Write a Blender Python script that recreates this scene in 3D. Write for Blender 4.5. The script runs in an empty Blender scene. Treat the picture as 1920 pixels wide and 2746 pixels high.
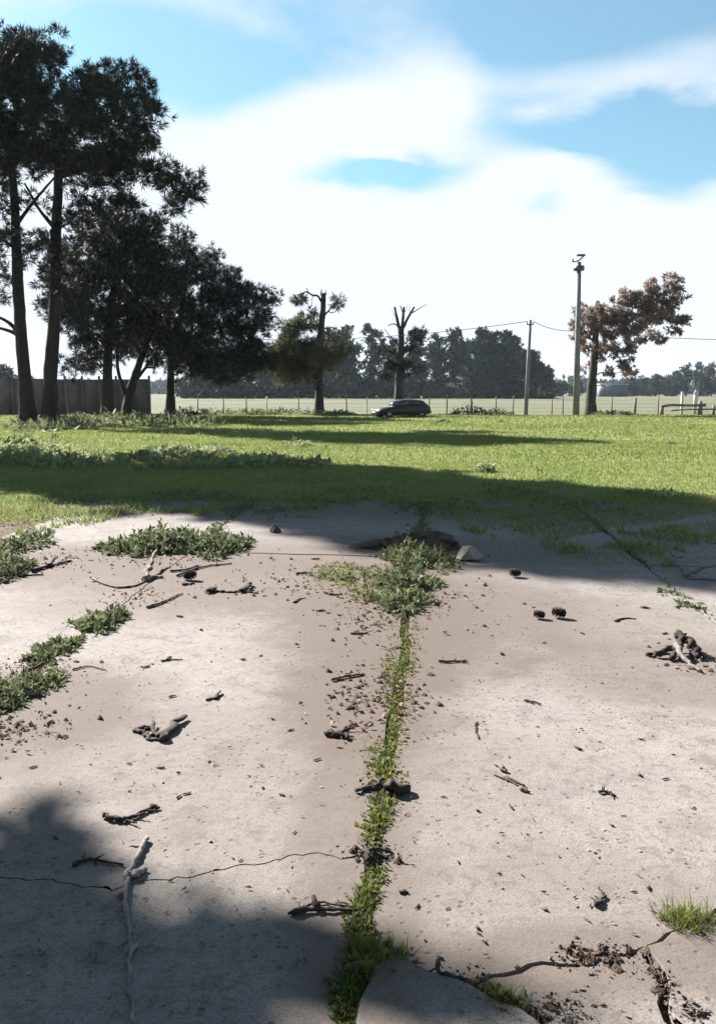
import bpy, bmesh, math, random
import numpy as np
from mathutils import Vector

# ------------------------------------------------------------------ camera, sky, sun, exposure
SC = bpy.context.scene
COL = SC.collection
CAM_H = 1.6
FPX = 2378.0                       # focal length in photograph pixels (1920 wide)
PITCH = math.atan((1373 - 1050) / FPX)
SUN_AZ = math.radians(-46.0)       # measured from +Y towards +X
SUN_EL = math.radians(34.0)
SHD = np.array([-math.sin(SUN_AZ), -math.cos(SUN_AZ)])     # the way shadows run on the ground
SHN = np.array([-SHD[1], SHD[0]])

cd = bpy.data.cameras.new('camera')
cam = bpy.data.objects.new('camera', cd); COL.objects.link(cam)
cam.location = (0, 0, CAM_H)
cam.rotation_euler = (math.pi / 2 - PITCH, 0, 0)
cd.sensor_fit = 'HORIZONTAL'; cd.sensor_width = 36.0; cd.lens = 36.0 * FPX / 1920.0
cd.clip_start = 0.05; cd.clip_end = 3000
SC.camera = cam

SC.view_settings.view_transform = 'Standard'
SC.view_settings.look = 'None'
SC.view_settings.exposure = 2.3
SC.view_settings.gamma = 1.0
SC.view_settings.use_curve_mapping = False
SC.render.engine = 'CYCLES'
SC.cycles.use_denoising = True
SC.cycles.max_bounces = 4
SC.cycles.transparent_max_bounces = 8
SC.cycles.volume_bounces = 0
SC.cycles.sample_clamp_indirect = 6.0

def ray(px, py):
    c, s = math.cos(PITCH), math.sin(PITCH)
    a, b = px - 960.0, 1373.0 - py
    return Vector((a, c * FPX + s * b, -s * FPX + c * b))
def G(px, py, z=0.0):                                      # photograph pixel -> place on level ground
    r = ray(px, py); t = (z - CAM_H) / r.z
    return Vector((r.x * t, r.y * t, z))
def at(px, py, D):                                         # photograph pixel -> place at distance D
    r = ray(px, py); t = D / r.y
    return Vector((r.x * t, D, CAM_H + r.z * t))

class NT:
    def __init__(s, tree):
        s.t = tree; s.n = tree.nodes; s.l = tree.links
    def new(s, typ, **kw):
        nd = s.n.new(typ)
        for k, v in kw.items():
            if k in ('inp',):
                for kk, vv in v.items(): s.put(nd, kk, vv)
            else: setattr(nd, k, v)
        return nd
    def put(s, nd, k, v):
        i = nd.inputs[k]
        if isinstance(v, bpy.types.NodeSocket): s.l.new(v, i)
        else: i.default_value = v
    def math(s, op, a, b=0.0, c=None, clamp=False):
        nd = s.n.new('ShaderNodeMath'); nd.operation = op; nd.use_clamp = clamp
        s.put(nd, 0, a); s.put(nd, 1, b)
        if c is not None: s.put(nd, 2, c)
        return nd.outputs[0]
    def mix(s, f, a, b, mode='MIX'):
        nd = s.n.new('ShaderNodeMix'); nd.data_type = 'RGBA'; nd.blend_type = mode
        s.put(nd, 0, f)
        for k, v in ((6, a), (7, b)):
            if not isinstance(v, bpy.types.NodeSocket) and len(v) == 3: v = (*v, 1)
            s.put(nd, k, v)
        return nd.outputs[2]
    def noise(s, vec, scale, detail=4, rough=0.55, dist=0.0):
        nd = s.n.new('ShaderNodeTexNoise')
        if vec is not None: s.l.new(vec, nd.inputs['Vector'])
        nd.inputs['Scale'].default_value = scale; nd.inputs['Detail'].default_value = detail
        nd.inputs['Roughness'].default_value = rough; nd.inputs['Distortion'].default_value = dist
        return nd.outputs['Fac']
    def smooth(s, v, lo, hi, a=0.0, b=1.0):
        nd = s.n.new('ShaderNodeMapRange'); nd.interpolation_type = 'SMOOTHSTEP'
        s.put(nd, 0, v); nd.inputs[1].default_value = lo; nd.inputs[2].default_value = hi
        nd.inputs[3].default_value = a; nd.inputs[4].default_value = b
        return nd.outputs[0]

# ---- world: clear-air sky with drifting bright cloud
W = bpy.data.worlds.new('World'); SC.world = W; W.use_nodes = True
w = NT(W.node_tree); w.n.clear()
sky = w.new('ShaderNodeTexSky', sky_type='NISHITA', sun_disc=False, sun_elevation=SUN_EL, sun_rotation=SUN_AZ,
            altitude=0.0, air_density=1.0, dust_density=0.6, ozone_density=2.0)
tc = w.new('ShaderNodeTexCoord')
nrm = w.new('ShaderNodeVectorMath', operation='NORMALIZE'); w.l.new(tc.outputs['Generated'], nrm.inputs[0])
sep = w.new('ShaderNodeSeparateXYZ'); w.l.new(nrm.outputs[0], sep.inputs[0])
X, Y, Z = sep.outputs
az = w.math('ARCTAN2', X, Y)
el = w.math('ARCSINE', Z)
zz = w.math('ADD', w.math('MAXIMUM', Z, 0.0), 0.16)
cp = w.new('ShaderNodeCombineXYZ'); w.put(cp, 0, w.math('DIVIDE', X, zz)); w.put(cp, 1, w.math('DIVIDE', Y, zz)); w.put(cp, 2, 3.7)
n1 = w.noise(cp.outputs[0], 0.85, 6, 0.52, 0.3)
n2 = w.noise(cp.outputs[0], 2.0, 5, 0.55, 0.25)
wob = w.math('MULTIPLY', w.math('SUBTRACT', n2, 0.5), 0.16)
def blob(px, py, rx, ry):
    """a patch of the sky by bearing and height above the horizon"""
    r = ray(px, py).normalized()
    a0 = math.atan2(r.x, r.y); e0 = math.asin(r.z)
    dx = w.math('DIVIDE', w.math('ADD', w.math('SUBTRACT', az, a0), wob), rx / FPX)
    dy = w.math('DIVIDE', w.math('ADD', w.math('SUBTRACT', el, e0), w.math('MULTIPLY', wob, 0.5)), ry / FPX)
    d2 = w.math('ADD', w.math('MULTIPLY', dx, dx), w.math('MULTIPLY', dy, dy))
    return w.math('POWER', 2.718, w.math('MULTIPLY', d2, -1.0))
cov = w.math('ADD', w.math('MULTIPLY', w.math('SUBTRACT', n1, 0.5), 1.5), w.smooth(el, 0.05, 0.60, 0.95, 0.02))
cov = w.math('ADD', cov, w.math('MULTIPLY', w.math('SUBTRACT', n2, 0.5), 0.55))
for (px, py, rx, ry, amt) in [(470, 170, 430, 120, -0.75), (560, 300, 150, 60, -0.3), (1480, 60, 420, 90, -0.6), (1690, 335, 330, 75, -0.8),
                              (1800, 500, 170, 75, -0.7), (1040, 462, 240, 44, -0.85), (1440, 565, 80, 50, -0.6), (1640, 420, 200, 50, -0.4), (1330, 290, 120, 60, -0.3),
                              (900, 330, 420, 70, 0.5), (1200, 160, 130, 110, 0.35), (1740, 200, 220, 50, 0.25), (1500, 440, 160, 45, 0.6),
                              (700, 500, 260, 120, 0.4), (1100, 640, 700, 90, 0.5)]:
    cov = w.math('ADD', cov, w.math('MULTIPLY', blob(px, py, rx, ry), amt))
cmask = w.math('MAXIMUM', w.smooth(cov, 0.0, 0.72), 0.10)
tint = w.mix(1.0, sky.outputs[0], (0.80, 1.15, 1.07), 'MULTIPLY')
bg_sky = w.new('ShaderNodeBackground'); w.put(bg_sky, 0, tint); bg_sky.inputs[1].default_value = 0.030
bg_cl = w.new('ShaderNodeBackground'); bg_cl.inputs[0].default_value = (0.92, 0.99, 1.09, 1); bg_cl.inputs[1].default_value = 0.208
mx = w.new('ShaderNodeMixShader'); w.put(mx, 0, cmask); w.l.new(bg_sky.outputs[0], mx.inputs[1]); w.l.new(bg_cl.outputs[0], mx.inputs[2])
wo = w.new('ShaderNodeOutputWorld'); w.l.new(mx.outputs[0], wo.inputs[0])

sl = bpy.data.lights.new('sun', 'SUN'); sl.energy = 5.0; sl.angle = math.radians(0.53); sl.color = (1.0, 0.955, 0.89)
so = bpy.data.objects.new('sun', sl); COL.objects.link(so)
tosun = Vector((math.sin(SUN_AZ) * math.cos(SUN_EL), math.cos(SUN_AZ) * math.cos(SUN_EL), math.sin(SUN_EL)))
so.rotation_euler = tosun.to_track_quat('Z', 'Y').to_euler()

# ------------------------------------------------------------------ helpers
RS = np.random.RandomState(7)
random.seed(7)

def tag(o, label, cat, group=None, kind=None):
    o['label'] = label
    if cat: o['category'] = cat
    if group: o['group'] = group
    if kind: o['kind'] = kind
    return o
def npmesh(name, V, F, mat, smooth=False):
    V = np.asarray(V, dtype=np.float32); F = np.asarray(F, dtype=np.int32)
    me = bpy.data.meshes.new(name)
    k = F.shape[1]
    me.vertices.add(len(V)); me.vertices.foreach_set('co', V.ravel())
    me.loops.add(F.size); me.loops.foreach_set('vertex_index', F.ravel())
    me.polygons.add(len(F)); me.polygons.foreach_set('loop_start', np.arange(0, F.size, k, dtype=np.int32))
    if smooth: me.polygons.foreach_set('use_smooth', np.ones(len(F), dtype=bool))
    me.update(calc_edges=True)
    if mat: me.materials.append(mat)
    return me
def link(name, me, parent=None, loc=None):
    o = bpy.data.objects.new(name, me); COL.objects.link(o)
    if parent is not None: o.parent = parent
    if loc is not None: o.location = loc
    return o
def empty(name, loc=(0, 0, 0), rz=0.0):
    o = bpy.data.objects.new(name, None); COL.objects.link(o)
    o.location = loc; o.rotation_euler = (0, 0, rz); o.empty_display_size = 0.2
    return o
def rebase(V, loc):
    return np.asarray(V) - np.asarray(loc)[None, :]

class MB:
    """collects quads"""
    def __init__(s): s.V = []; s.F = []; s.n = 0
    def add(s, V, F):
        V = np.asarray(V, float); F = np.asarray(F, int)
        s.V.append(V); s.F.append(F + s.n); s.n += len(V); return s
    def tube(s, pts, rad, sides=8, cap0=True, cap1=True, lump=0.0, seed=0):
        P = np.array([list(p) for p in pts], float); n = len(P)
        R = np.array(rad, float) if hasattr(rad, '__len__') else np.full(n, float(rad))
        T = np.gradient(P, axis=0); T /= np.linalg.norm(T, axis=1)[:, None] + 1e-9
        if cap0: P = np.vstack([P[:1], P]); R = np.concatenate([[1e-4], R]); T = np.vstack([T[:1], T])
        if cap1: P = np.vstack([P, P[-1:]]); R = np.concatenate([R, [1e-4]]); T = np.vstack([T, T[-1:]])
        n = len(P)
        up = np.array([0.31, 0.2, 0.93]); up /= np.linalg.norm(up)
        if abs(np.dot(T[n // 2], up)) > 0.9: up = np.array([1.0, 0.1, 0.0])
        A = np.cross(T, up); A /= np.linalg.norm(A, axis=1)[:, None] + 1e-9
        B = np.cross(T, A)
        th = np.arange(sides) * 2 * math.pi / sides
        rr = R[:, None] * np.ones(sides)[None, :]
        if lump:
            rs = np.random.RandomState(seed + 11)
            rr = rr * (1 + lump * (rs.rand(n, sides) - 0.5) * 2)
        V = P[:, None, :] + rr[:, :, None] * (np.cos(th)[None, :, None] * A[:, None, :] + np.sin(th)[None, :, None] * B[:, None, :])
        i = np.arange(n - 1)[:, None] * sides; j = np.arange(sides)[None, :]; j2 = (j + 1) % sides
        F = np.stack([i + j, i + j2, i + sides + j2, i + sides + j], -1).reshape(-1, 4)
        return s.add(V.reshape(-1, 3), F)
    def box(s, c, d, rz=0.0, taper=1.0):
        x, y, z = d[0] / 2, d[1] / 2, d[2] / 2
        V = np.array([[-x, -y, -z], [x, -y, -z], [x, y, -z], [-x, y, -z], [-x * taper, -y * taper, z], [x * taper, -y * taper, z], [x * taper, y * taper, z], [-x * taper, y * taper, z]])
        ca, sa = math.cos(rz), math.sin(rz)
        V = V @ np.array([[ca, sa, 0], [-sa, ca, 0], [0, 0, 1]]) + np.array(c)
        return s.add(V, [[3, 2, 1, 0], [4, 5, 6, 7], [0, 1, 5, 4], [1, 2, 6, 5], [2, 3, 7, 6], [3, 0, 4, 7]])
    def arrays(s): return np.vstack(s.V), np.vstack(s.F)
    def build(s, name, mat, parent=None, loc=None, smooth=False):
        V, F = s.arrays()
        if loc is not None: V = rebase(V, loc)
        return link(name, npmesh(name, V, F, mat, smooth), parent, loc if parent is None else None)

def curve(pts, n=8):
    """smooth path through points"""
    P = np.array([list(p) for p in pts], float)
    if len(P) == 2: t = np.linspace(0, 1, n)[:, None]; return P[0] * (1 - t) + P[1] * t
    out = []
    Q = np.vstack([2 * P[0] - P[1], P, 2 * P[-1] - P[-2]])
    for i in range(1, len(Q) - 2):
        t = np.linspace(0, 1, n, endpoint=False)[:, None]
        a, b, c, d = Q[i - 1], Q[i], Q[i + 1], Q[i + 2]
        out.append(0.5 * ((2 * b) + (-a + c) * t + (2 * a - 5 * b + 4 * c - d) * t ** 2 + (-a + 3 * b - 3 * c + d) * t ** 3))
    out.append(P[-1:])
    return np.vstack(out)
def unit(A): return A / (np.linalg.norm(A, axis=-1, keepdims=True) + 1e-9)

def sm(t): t = np.clip(t, 0, 1); return t * t * (3 - 2 * t)
def gz(x, y):
    """ground height"""
    x = np.asarray(x, float); y = np.asarray(y, float)
    u = 0.035 * np.sin(x * 0.55 + 0.4) * np.sin(y * 0.47) + 0.03 * np.sin(x * 0.21 + y * 0.33) + 0.012 * np.sin(x * 1.7 + 1) * np.sin(y * 1.3)
    return -0.03 + sm((y - 11) / 8) * (0.05 + u * sm((y - 13) / 12)) + 0.0 * x

# ------------------------------------------------------------------ materials
def newmat(name):
    m = bpy.data.materials.new(name); m.use_nodes = True
    t = NT(m.node_tree); t.n.clear()
    out = t.new('ShaderNodeOutputMaterial'); p = t.new('ShaderNodeBsdfPrincipled')
    t.l.new(p.outputs[0], out.inputs[0])
    p.inputs['Specular IOR Level'].default_value = 0.3
    return m, t, p, out
def simple(name, c1, c2, scale=3.0, rough=0.8, bump=0.3, bscale=30.0, spec=0.3, metal=0.0, dist=0.02):
    m, t, p, out = newmat(name)
    pos = t.new('ShaderNodeNewGeometry').outputs['Position']
    f = t.smooth(t.noise(pos, scale, 5, 0.6), 0.32, 0.68)
    t.put(p, 'Base Color', t.mix(f, c1, c2)); p.inputs['Roughness'].default_value = rough
    p.inputs['Specular IOR Level'].default_value = spec; p.inputs['Metallic'].default_value = metal
    if bump:
        b = t.new('ShaderNodeBump'); b.inputs['Strength'].default_value = bump; b.inputs['Distance'].default_value = dist
        t.put(b, 'Height', t.noise(pos, bscale, 4, 0.65)); t.l.new(b.outputs[0], p.inputs['Normal'])
    return m
def leafmat(name, c1, c2, scale=1.2, transl=0.25, rough=0.6, c3=None):
    m, t, p, out = newmat(name)
    g = t.new('ShaderNodeNewGeometry'); pos = g.outputs['Position']
    f = t.smooth(t.noise(pos, scale, 3, 0.6), 0.35, 0.65)
    c = t.mix(f, c1, c2)
    if c3 is not None: c = t.mix(t.smooth(t.noise(pos, scale * 7, 2, 0.6), 0.5, 0.66), c, c3)
    t.put(p, 'Base Color', c); p.inputs['Roughness'].default_value = rough; p.inputs['Specular IOR Level'].default_value = 0.06
    tr = t.new('ShaderNodeBsdfTranslucent'); t.put(tr, 0, c)
    mxn = t.new('ShaderNodeMixShader'); mxn.inputs[0].default_value = transl
    t.l.new(p.outputs[0], mxn.inputs[1]); t.l.new(tr.outputs[0], mxn.inputs[2]); t.l.new(mxn.outputs[0], out.inputs[0])
    return m

M = {}
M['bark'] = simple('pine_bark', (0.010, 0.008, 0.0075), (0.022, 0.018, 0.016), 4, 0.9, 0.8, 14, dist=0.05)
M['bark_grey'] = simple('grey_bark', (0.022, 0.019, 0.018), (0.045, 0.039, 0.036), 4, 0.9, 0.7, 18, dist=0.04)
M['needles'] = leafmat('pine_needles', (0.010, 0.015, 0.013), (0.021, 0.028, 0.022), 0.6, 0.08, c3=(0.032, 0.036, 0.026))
M['needles_olive'] = leafmat('olive_foliage', (0.05, 0.058, 0.03), (0.135, 0.135, 0.07), 0.8, 0.2)
M['copper'] = leafmat('copper_leaves', (0.12, 0.092, 0.085), (0.29, 0.205, 0.17), 0.7, 0.42, c3=(0.10, 0.085, 0.075))
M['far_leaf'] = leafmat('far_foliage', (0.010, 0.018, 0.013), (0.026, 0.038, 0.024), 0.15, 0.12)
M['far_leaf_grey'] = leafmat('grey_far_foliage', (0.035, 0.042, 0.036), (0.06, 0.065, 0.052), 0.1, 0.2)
M['weed'] = leafmat('weed_leaves', (0.07, 0.088, 0.042), (0.125, 0.145, 0.075), 5, 0.3, c3=(0.18, 0.185, 0.115))
M['weed_pale'] = leafmat('pale_weed_leaves', (0.13, 0.16, 0.07), (0.21, 0.24, 0.12), 3, 0.35, c3=(0.28, 0.30, 0.19))
M['moss'] = leafmat('moss_blades', (0.082, 0.105, 0.03), (0.16, 0.165, 0.048), 4, 0.3, c3=(0.13, 0.15, 0.085))
M['turf'] = leafmat('turf_blades', (0.118, 0.166, 0.042), (0.178, 0.205, 0.066), 0.35, 0.35, c3=(0.195, 0.204, 0.082))
M['twig'] = simple('twig_wood', (0.07, 0.05, 0.04), (0.15, 0.115, 0.09), 18, 0.9, 0.6, 90, dist=0.004)
M['dark_twig'] = simple('dark_rotten_wood', (0.013, 0.009, 0.008), (0.038, 0.027, 0.022), 20, 0.9, 0.7, 80, dist=0.005)
M['pale_wood'] = simple('weathered_wood', (0.075, 0.068, 0.063), (0.145, 0.132, 0.122), 16, 0.85, 0.6, 70, dist=0.004)
M['grey_wood'] = simple('shaded_grey_wood', (0.09, 0.082, 0.08), (0.2, 0.185, 0.178), 14, 0.85, 0.6, 60, dist=0.004)
M['soil'] = simple('dark_soil', (0.035, 0.024, 0.018), (0.085, 0.06, 0.045), 9, 0.95, 1.0, 40, dist=0.03)
M['dead_leaf'] = leafmat('dead_leaves', (0.09, 0.055, 0.035), (0.2, 0.13, 0.08), 12, 0.15)
M['stone'] = simple('rubble_stone', (0.13, 0.12, 0.11), (0.22, 0.205, 0.19), 7, 0.9, 0.6, 40, dist=0.01)
M['wall'] = simple('precast_concrete', (0.11, 0.098, 0.098), (0.155, 0.14, 0.138), 1.3, 0.9, 0.3, 25, dist=0.01)
M['pole'] = simple('pole_concrete', (0.115, 0.118, 0.13), (0.165, 0.168, 0.182), 1.2, 0.85, 0.3, 20, dist=0.01)
M['post'] = simple('grey_timber', (0.09, 0.075, 0.065), (0.17, 0.15, 0.13), 6, 0.9, 0.5, 30, dist=0.01)
M['white_paint'] = simple('white_paint', (0.40, 0.395, 0.38), (0.55, 0.54, 0.52), 5, 0.6, 0.2, 20, dist=0.005)
M['wire'] = simple('wire', (0.06, 0.06, 0.065), (0.09, 0.09, 0.09), 2, 0.5, 0, spec=0.5)
M['dark_metal'] = simple('dark_metal', (0.04, 0.04, 0.045), (0.07, 0.07, 0.07), 8, 0.5, 0, spec=0.5)
M['tyre'] = simple('tyre_rubber', (0.012, 0.012, 0.012), (0.02, 0.02, 0.02), 10, 0.85, 0)
M['rim'] = simple('wheel_rim', (0.25, 0.25, 0.26), (0.35, 0.35, 0.36), 10, 0.4, 0, metal=0.8)
M['shed'] = simple('blue_shed_sheet', (0.07, 0.09, 0.12), (0.10, 0.12, 0.155), 0.6, 0.7, 0)
M['shed_roof'] = simple('pale_roof_sheet', (0.3, 0.3, 0.3), (0.36, 0.36, 0.36), 0.6, 0.5, 0)
def carpaint():
    m, t, p, out = newmat('dark_car_paint')
    p.inputs['Base Color'].default_value = (0.013, 0.006, 0.006, 1); p.inputs['Roughness'].default_value = 0.35
    p.inputs['Coat Weight'].default_value = 0.15; p.inputs['Coat Roughness'].default_value = 0.2
    pos = t.new('ShaderNodeNewGeometry').outputs['Position']
    t.put(p, 'Roughness', t.smooth(t.noise(pos, 5, 4), 0.3, 0.7, 0.4, 0.6))
    return m
M['paint'] = carpaint()
def glassy():
    m, t, p, out = newmat('car_glass')
    p.inputs['Base Color'].default_value = (0.01, 0.012, 0.014, 1); p.inputs['Roughness'].default_value = 0.06; p.inputs['Specular IOR Level'].default_value = 0.6
    return m
M['glass'] = glassy()
def lamp_lens():
    m, t, p, out = newmat('headlight_lens')
    p.inputs['Base Color'].default_value = (0.45, 0.45, 0.44, 1); p.inputs['Roughness'].default_value = 0.15
    return m
M['lens'] = lamp_lens()

# ground: turf, bare earth near the yard, pale rough pasture beyond the fence
FENCE_D = 62.0
def ground_mat():
    m, t, p, out = newmat('field_ground')
    pos = t.new('ShaderNodeNewGeometry').outputs['Position']
    s = t.new('ShaderNodeSeparateXYZ'); t.l.new(pos, s.inputs[0])
    nb = t.noise(pos, 0.12, 4, 0.6); nm = t.noise(pos, 0.9, 5, 0.65); nf = t.noise(pos, 14, 4, 0.7)
    turf = t.mix(t.smooth(nb, 0.3, 0.7), (0.105, 0.138, 0.036), (0.145, 0.16, 0.052))
    turf = t.mix(t.smooth(nm, 0.45, 0.75), turf, (0.19, 0.17, 0.075))
    turf = t.mix(t.math('MULTIPLY', t.smooth(nf, 0.5, 0.75), 0.5), turf, (0.07, 0.085, 0.025))
    soil = t.mix(t.smooth(nf, 0.3, 0.7), (0.05, 0.035, 0.026), (0.12, 0.088, 0.066))
    edge = t.math('ADD', s.outputs[1], t.math('MULTIPLY', t.math('SUBTRACT', nm, 0.5), 6.0))
    edge = t.math('ADD', edge, t.math('MULTIPLY', t.math('ABSOLUTE', s.outputs[0]), 0.25))
    c = t.mix(t.smooth(edge, 11.5, 16.0), soil, turf)
    past = t.mix(t.smooth(t.noise(pos, 0.06, 5, 0.6), 0.35, 0.65), (0.102, 0.103, 0.072), (0.086, 0.09, 0.052))
    fy = t.math('ADD', s.outputs[1], t.math('MULTIPLY', t.math('SUBTRACT', t.noise(pos, 0.3, 3), 0.5), 3.0))
    c = t.mix(t.smooth(fy, FENCE_D - 0.6, FENCE_D + 1.5), c, past)
    t.put(p, 'Base Color', c); p.inputs['Roughness'].default_value = 0.95; p.inputs['Specular IOR Level'].default_value = 0.1
    b = t.new('ShaderNodeBump'); b.inputs['Strength'].default_value = 0.8; b.inputs['Distance'].default_value = 0.05
    t.put(b, 'Height', t.math('ADD', nf, t.math('MULTIPLY', nm, 1.5))); t.l.new(b.outputs[0], p.inputs['Normal'])
    return m
M['ground'] = ground_mat()

def concrete_mat():
    m, t, p, out = newmat('weathered_concrete')
    pos = t.new('ShaderNodeNewGeometry').outputs['Position']
    nb = t.noise(pos, 0.55, 4, 0.6); nm = t.noise(pos, 2.6, 8, 0.66, 0.4); nf = t.noise(pos, 26, 6, 0.72); ng = t.noise(pos, 120, 3, 0.65)
    vo = t.new('ShaderNodeTexVoronoi'); t.l.new(pos, vo.inputs['Vector']); vo.inputs['Scale'].default_value = 75
    vo2 = t.new('ShaderNodeTexVoronoi'); t.l.new(pos, vo2.inputs['Vector']); vo2.inputs['Scale'].default_value = 22
    c = t.mix(t.smooth(nb, 0.33, 0.67), (0.172, 0.154, 0.150), (0.185, 0.168, 0.150))
    c = t.mix(t.math('MULTIPLY', t.smooth(nm, 0.50, 0.62), 0.55), c, (0.118, 0.103, 0.098))
    c = t.mix(t.math('MULTIPLY', t.smooth(nm, 0.46, 0.36), 0.5), c, (0.190, 0.175, 0.162))
    c = t.mix(t.math('MULTIPLY', t.smooth(nf, 0.51, 0.58), 0.5), c, (0.100, 0.085, 0.080))
    nl = t.noise(pos, 7.5, 6, 0.7, 0.6)
    c = t.mix(t.math('MULTIPLY', t.smooth(nl, 0.555, 0.60), 0.5), c, (0.088, 0.078, 0.072))      # old stains and lichen
    c = t.mix(t.math('MULTIPLY', t.smooth(nl, 0.43, 0.39), 0.4), c, (0.215, 0.200, 0.180))
    c = t.mix(t.math('MULTIPLY', t.smooth(ng, 0.52, 0.58), 0.6), c, (0.080, 0.068, 0.064))
    spk = t.math('MULTIPLY', t.smooth(vo.outputs['Distance'], 0.30, 0.18), t.smooth(nf, 0.42, 0.55))      # exposed aggregate
    c = t.mix(t.math('MULTIPLY', spk, 0.75), c, t.mix(t.smooth(ng, 0.4, 0.6), (0.075, 0.065, 0.062), (0.235, 0.22, 0.20)))
    pit = t.math('MULTIPLY', t.smooth(vo2.outputs['Distance'], 0.24, 0.13), t.smooth(nm, 0.47, 0.53))
    c = t.mix(t.math('MULTIPLY', pit, 0.75), c, (0.062, 0.052, 0.048))
    # earth trodden and washed out of the joints
    def stain(px, py, rx, ry, amt, lo=1.2):
        nonlocal c
        o = G(px, py)
        vm = t.new('ShaderNodeVectorMath', operation='SUBTRACT'); t.l.new(pos, vm.inputs[0]); vm.inputs[1].default_value = o
        v2 = t.new('ShaderNodeVectorMath', operation='DIVIDE'); t.l.new(vm.outputs[0], v2.inputs[0]); v2.inputs[1].default_value = (rx, ry, 1)
        ln = t.new('ShaderNodeVectorMath', operation='LENGTH'); t.l.new(v2.outputs[0], ln.inputs[0])
        d = t.math('ADD', ln.outputs['Value'], t.math('MULTIPLY', t.math('SUBTRACT', nm, 0.5), 1.5))
        d = t.math('ADD', d, t.math('MULTIPLY', t.math('SUBTRACT', nf, 0.5), 1.1))
        c = t.mix(t.math('MULTIPLY', t.smooth(d, lo, 0.75), amt * 0.9), c, (0.082, 0.064, 0.054))
    stain(1010, 1640, 0.7, 1.7, 1.0, 1.5); stain(1200, 1620, 0.9, 1.2, 0.75, 1.5); stain(800, 1560, 1.3, 1.0, 0.8, 1.5)
    stain(975, 1850, 0.42, 0.9, 1.0, 1.5); stain(150, 1510, 1.6, 0.9, 1.0, 1.6); stain(700, 1500, 1.7, 0.7, 0.6, 1.5); stain(1230, 1760, 0.45, 0.5, 0.6, 1.5)
    stain(1820, 1790, 0.8, 0.6, 0.65, 1.5); stain(1000, 1480, 2.2, 0.9, 0.6, 1.5); stain(1600, 2580, 0.5, 0.14, 0.7, 1.5); stain(60, 1900, 0.6, 0.6, 0.95, 1.5)
    stain(960, 2250, 0.2, 1.1, 0.7, 1.5); stain(400, 1600, 0.9, 0.7, 0.55, 1.5)
    stain(1400, 1650, 1.2, 0.7, 0.4, 1.5); stain(600, 1340, 6, 1.7, 0.9, 1.5); stain(1300, 1350, 3, 1.7, 0.75, 1.5); stain(560, 2080, 1.2, 0.7, 0.35, 1.6); stain(1500, 2480, 0.7, 0.35, 0.4, 1.6)
    t.put(p, 'Base Color', c); p.inputs['Roughness'].default_value = 0.92; p.inputs['Specular IOR Level'].default_value = 0.2
    b = t.new('ShaderNodeBump'); b.inputs['Strength'].default_value = 0.5; b.inputs['Distance'].default_value = 0.008
    t.put(b, 'Height', t.math('ADD', t.math('MULTIPLY', nf, 0.7), t.math('ADD', t.math('MULTIPLY', ng, 0.35), t.math('SUBTRACT', nm, t.math('MULTIPLY', pit, 0.6)))))
    t.l.new(b.outputs[0], p.inputs['Normal'])
    return m
M['concrete'] = concrete_mat()

# ------------------------------------------------------------------ ground
def spaced(lo, hi, n, power):
    u = np.linspace(-1, 1, n); v = np.sign(u) * np.abs(u) ** power
    return np.where(v < 0, -v * lo, v * hi)
gx = spaced(-650, 650, 221, 2.6); gy = np.concatenate([np.linspace(-100, 0, 12, endpoint=False), 680 * np.linspace(0, 1, 240) ** 2.2])
XX, YY = np.meshgrid(gx, gy)
V = np.stack([XX, YY, gz(XX, YY)], -1).reshape(-1, 3)
nx, ny = len(gx), len(gy)
i = (np.arange(ny - 1)[:, None] * nx + np.arange(nx - 1)[None, :]).ravel()
ground = link('ground', npmesh('ground', V, np.stack([i, i + 1, i + nx + 1, i + nx], -1), M['ground'], True))
tag(ground, 'wide level field of short green grass running out to pale pasture', 'ground', kind='structure')

# ------------------------------------------------------------------ concrete yard
def line_through(a, b):
    a, b = G(*a), G(*b); k = (b.x - a.x) / (b.y - a.y)
    return lambda y: a.x + k * (y - a.y)
xC = line_through((985, 2400), (1100, 1600))
xL = line_through((40, 1850), (330, 1620))
xR = lambda y: xC(y) + 2.15
xLL = lambda y: xL(y) - 2.3
xRR = lambda y: xR(y) + 2.6
def jag(P, amp, step, seed):
    """resample a polyline with small uneven offsets"""
    rs = np.random.RandomState(seed); P = np.array(P, float); out = [P[0]]
    for a, b in zip(P[:-1], P[1:]):
        L = np.linalg.norm(b - a); n = max(1, int(L / step))
        nrm_ = np.array([-(b - a)[1], (b - a)[0]]) / (L + 1e-9)
        off = 0.0
        for q in range(1, n + 1):
            off = 0.6 * off + amp * (rs.rand() - 0.5)
            p = a + (b - a) * q / n
            out.append(p + nrm_ * off * (0 if q == n else 1))
    return np.array(out)
def col(xf, y0, y1, seed):
    return jag([(xf(y0), y0), (xf((y0 + y1) / 2), (y0 + y1) / 2), (xf(y1), y1)], 0.035, 0.13, seed)
def pix(pts): return [(G(*p).x, G(*p).y) for p in pts]
def colpoint(xf, y): return (xf(y), y)
Y0 = -3.0
yx = lambda x: 8.55 - 0.16 * x          # cross joint
yx2 = lambda x: 12.9 - 0.1 * x
def on_col(xf, yf):
    y = 8.0
    for _ in range(8): y = yf(xf(y))
    return y
def crossline(xa, xb, yf, seed):
    ya, yb = on_col(xa, yf), on_col(xb, yf)
    return jag([(xa(ya), ya), (xb(yb), yb)], 0.03, 0.14, seed)
hl = pix([(300, 2390), (540, 2345), (700, 2318), (830, 2290), (940, 2300)]); hr = pix([(1050, 2292), (1300, 2268), (1450, 2240), (1600, 2232), (1920, 2170)])
hlp = jag([(xL(2.95), 2.95)] + hl + [(xC(G(960, 2296).y), G(960, 2296).y)], 0.035, 0.025, 21)
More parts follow.
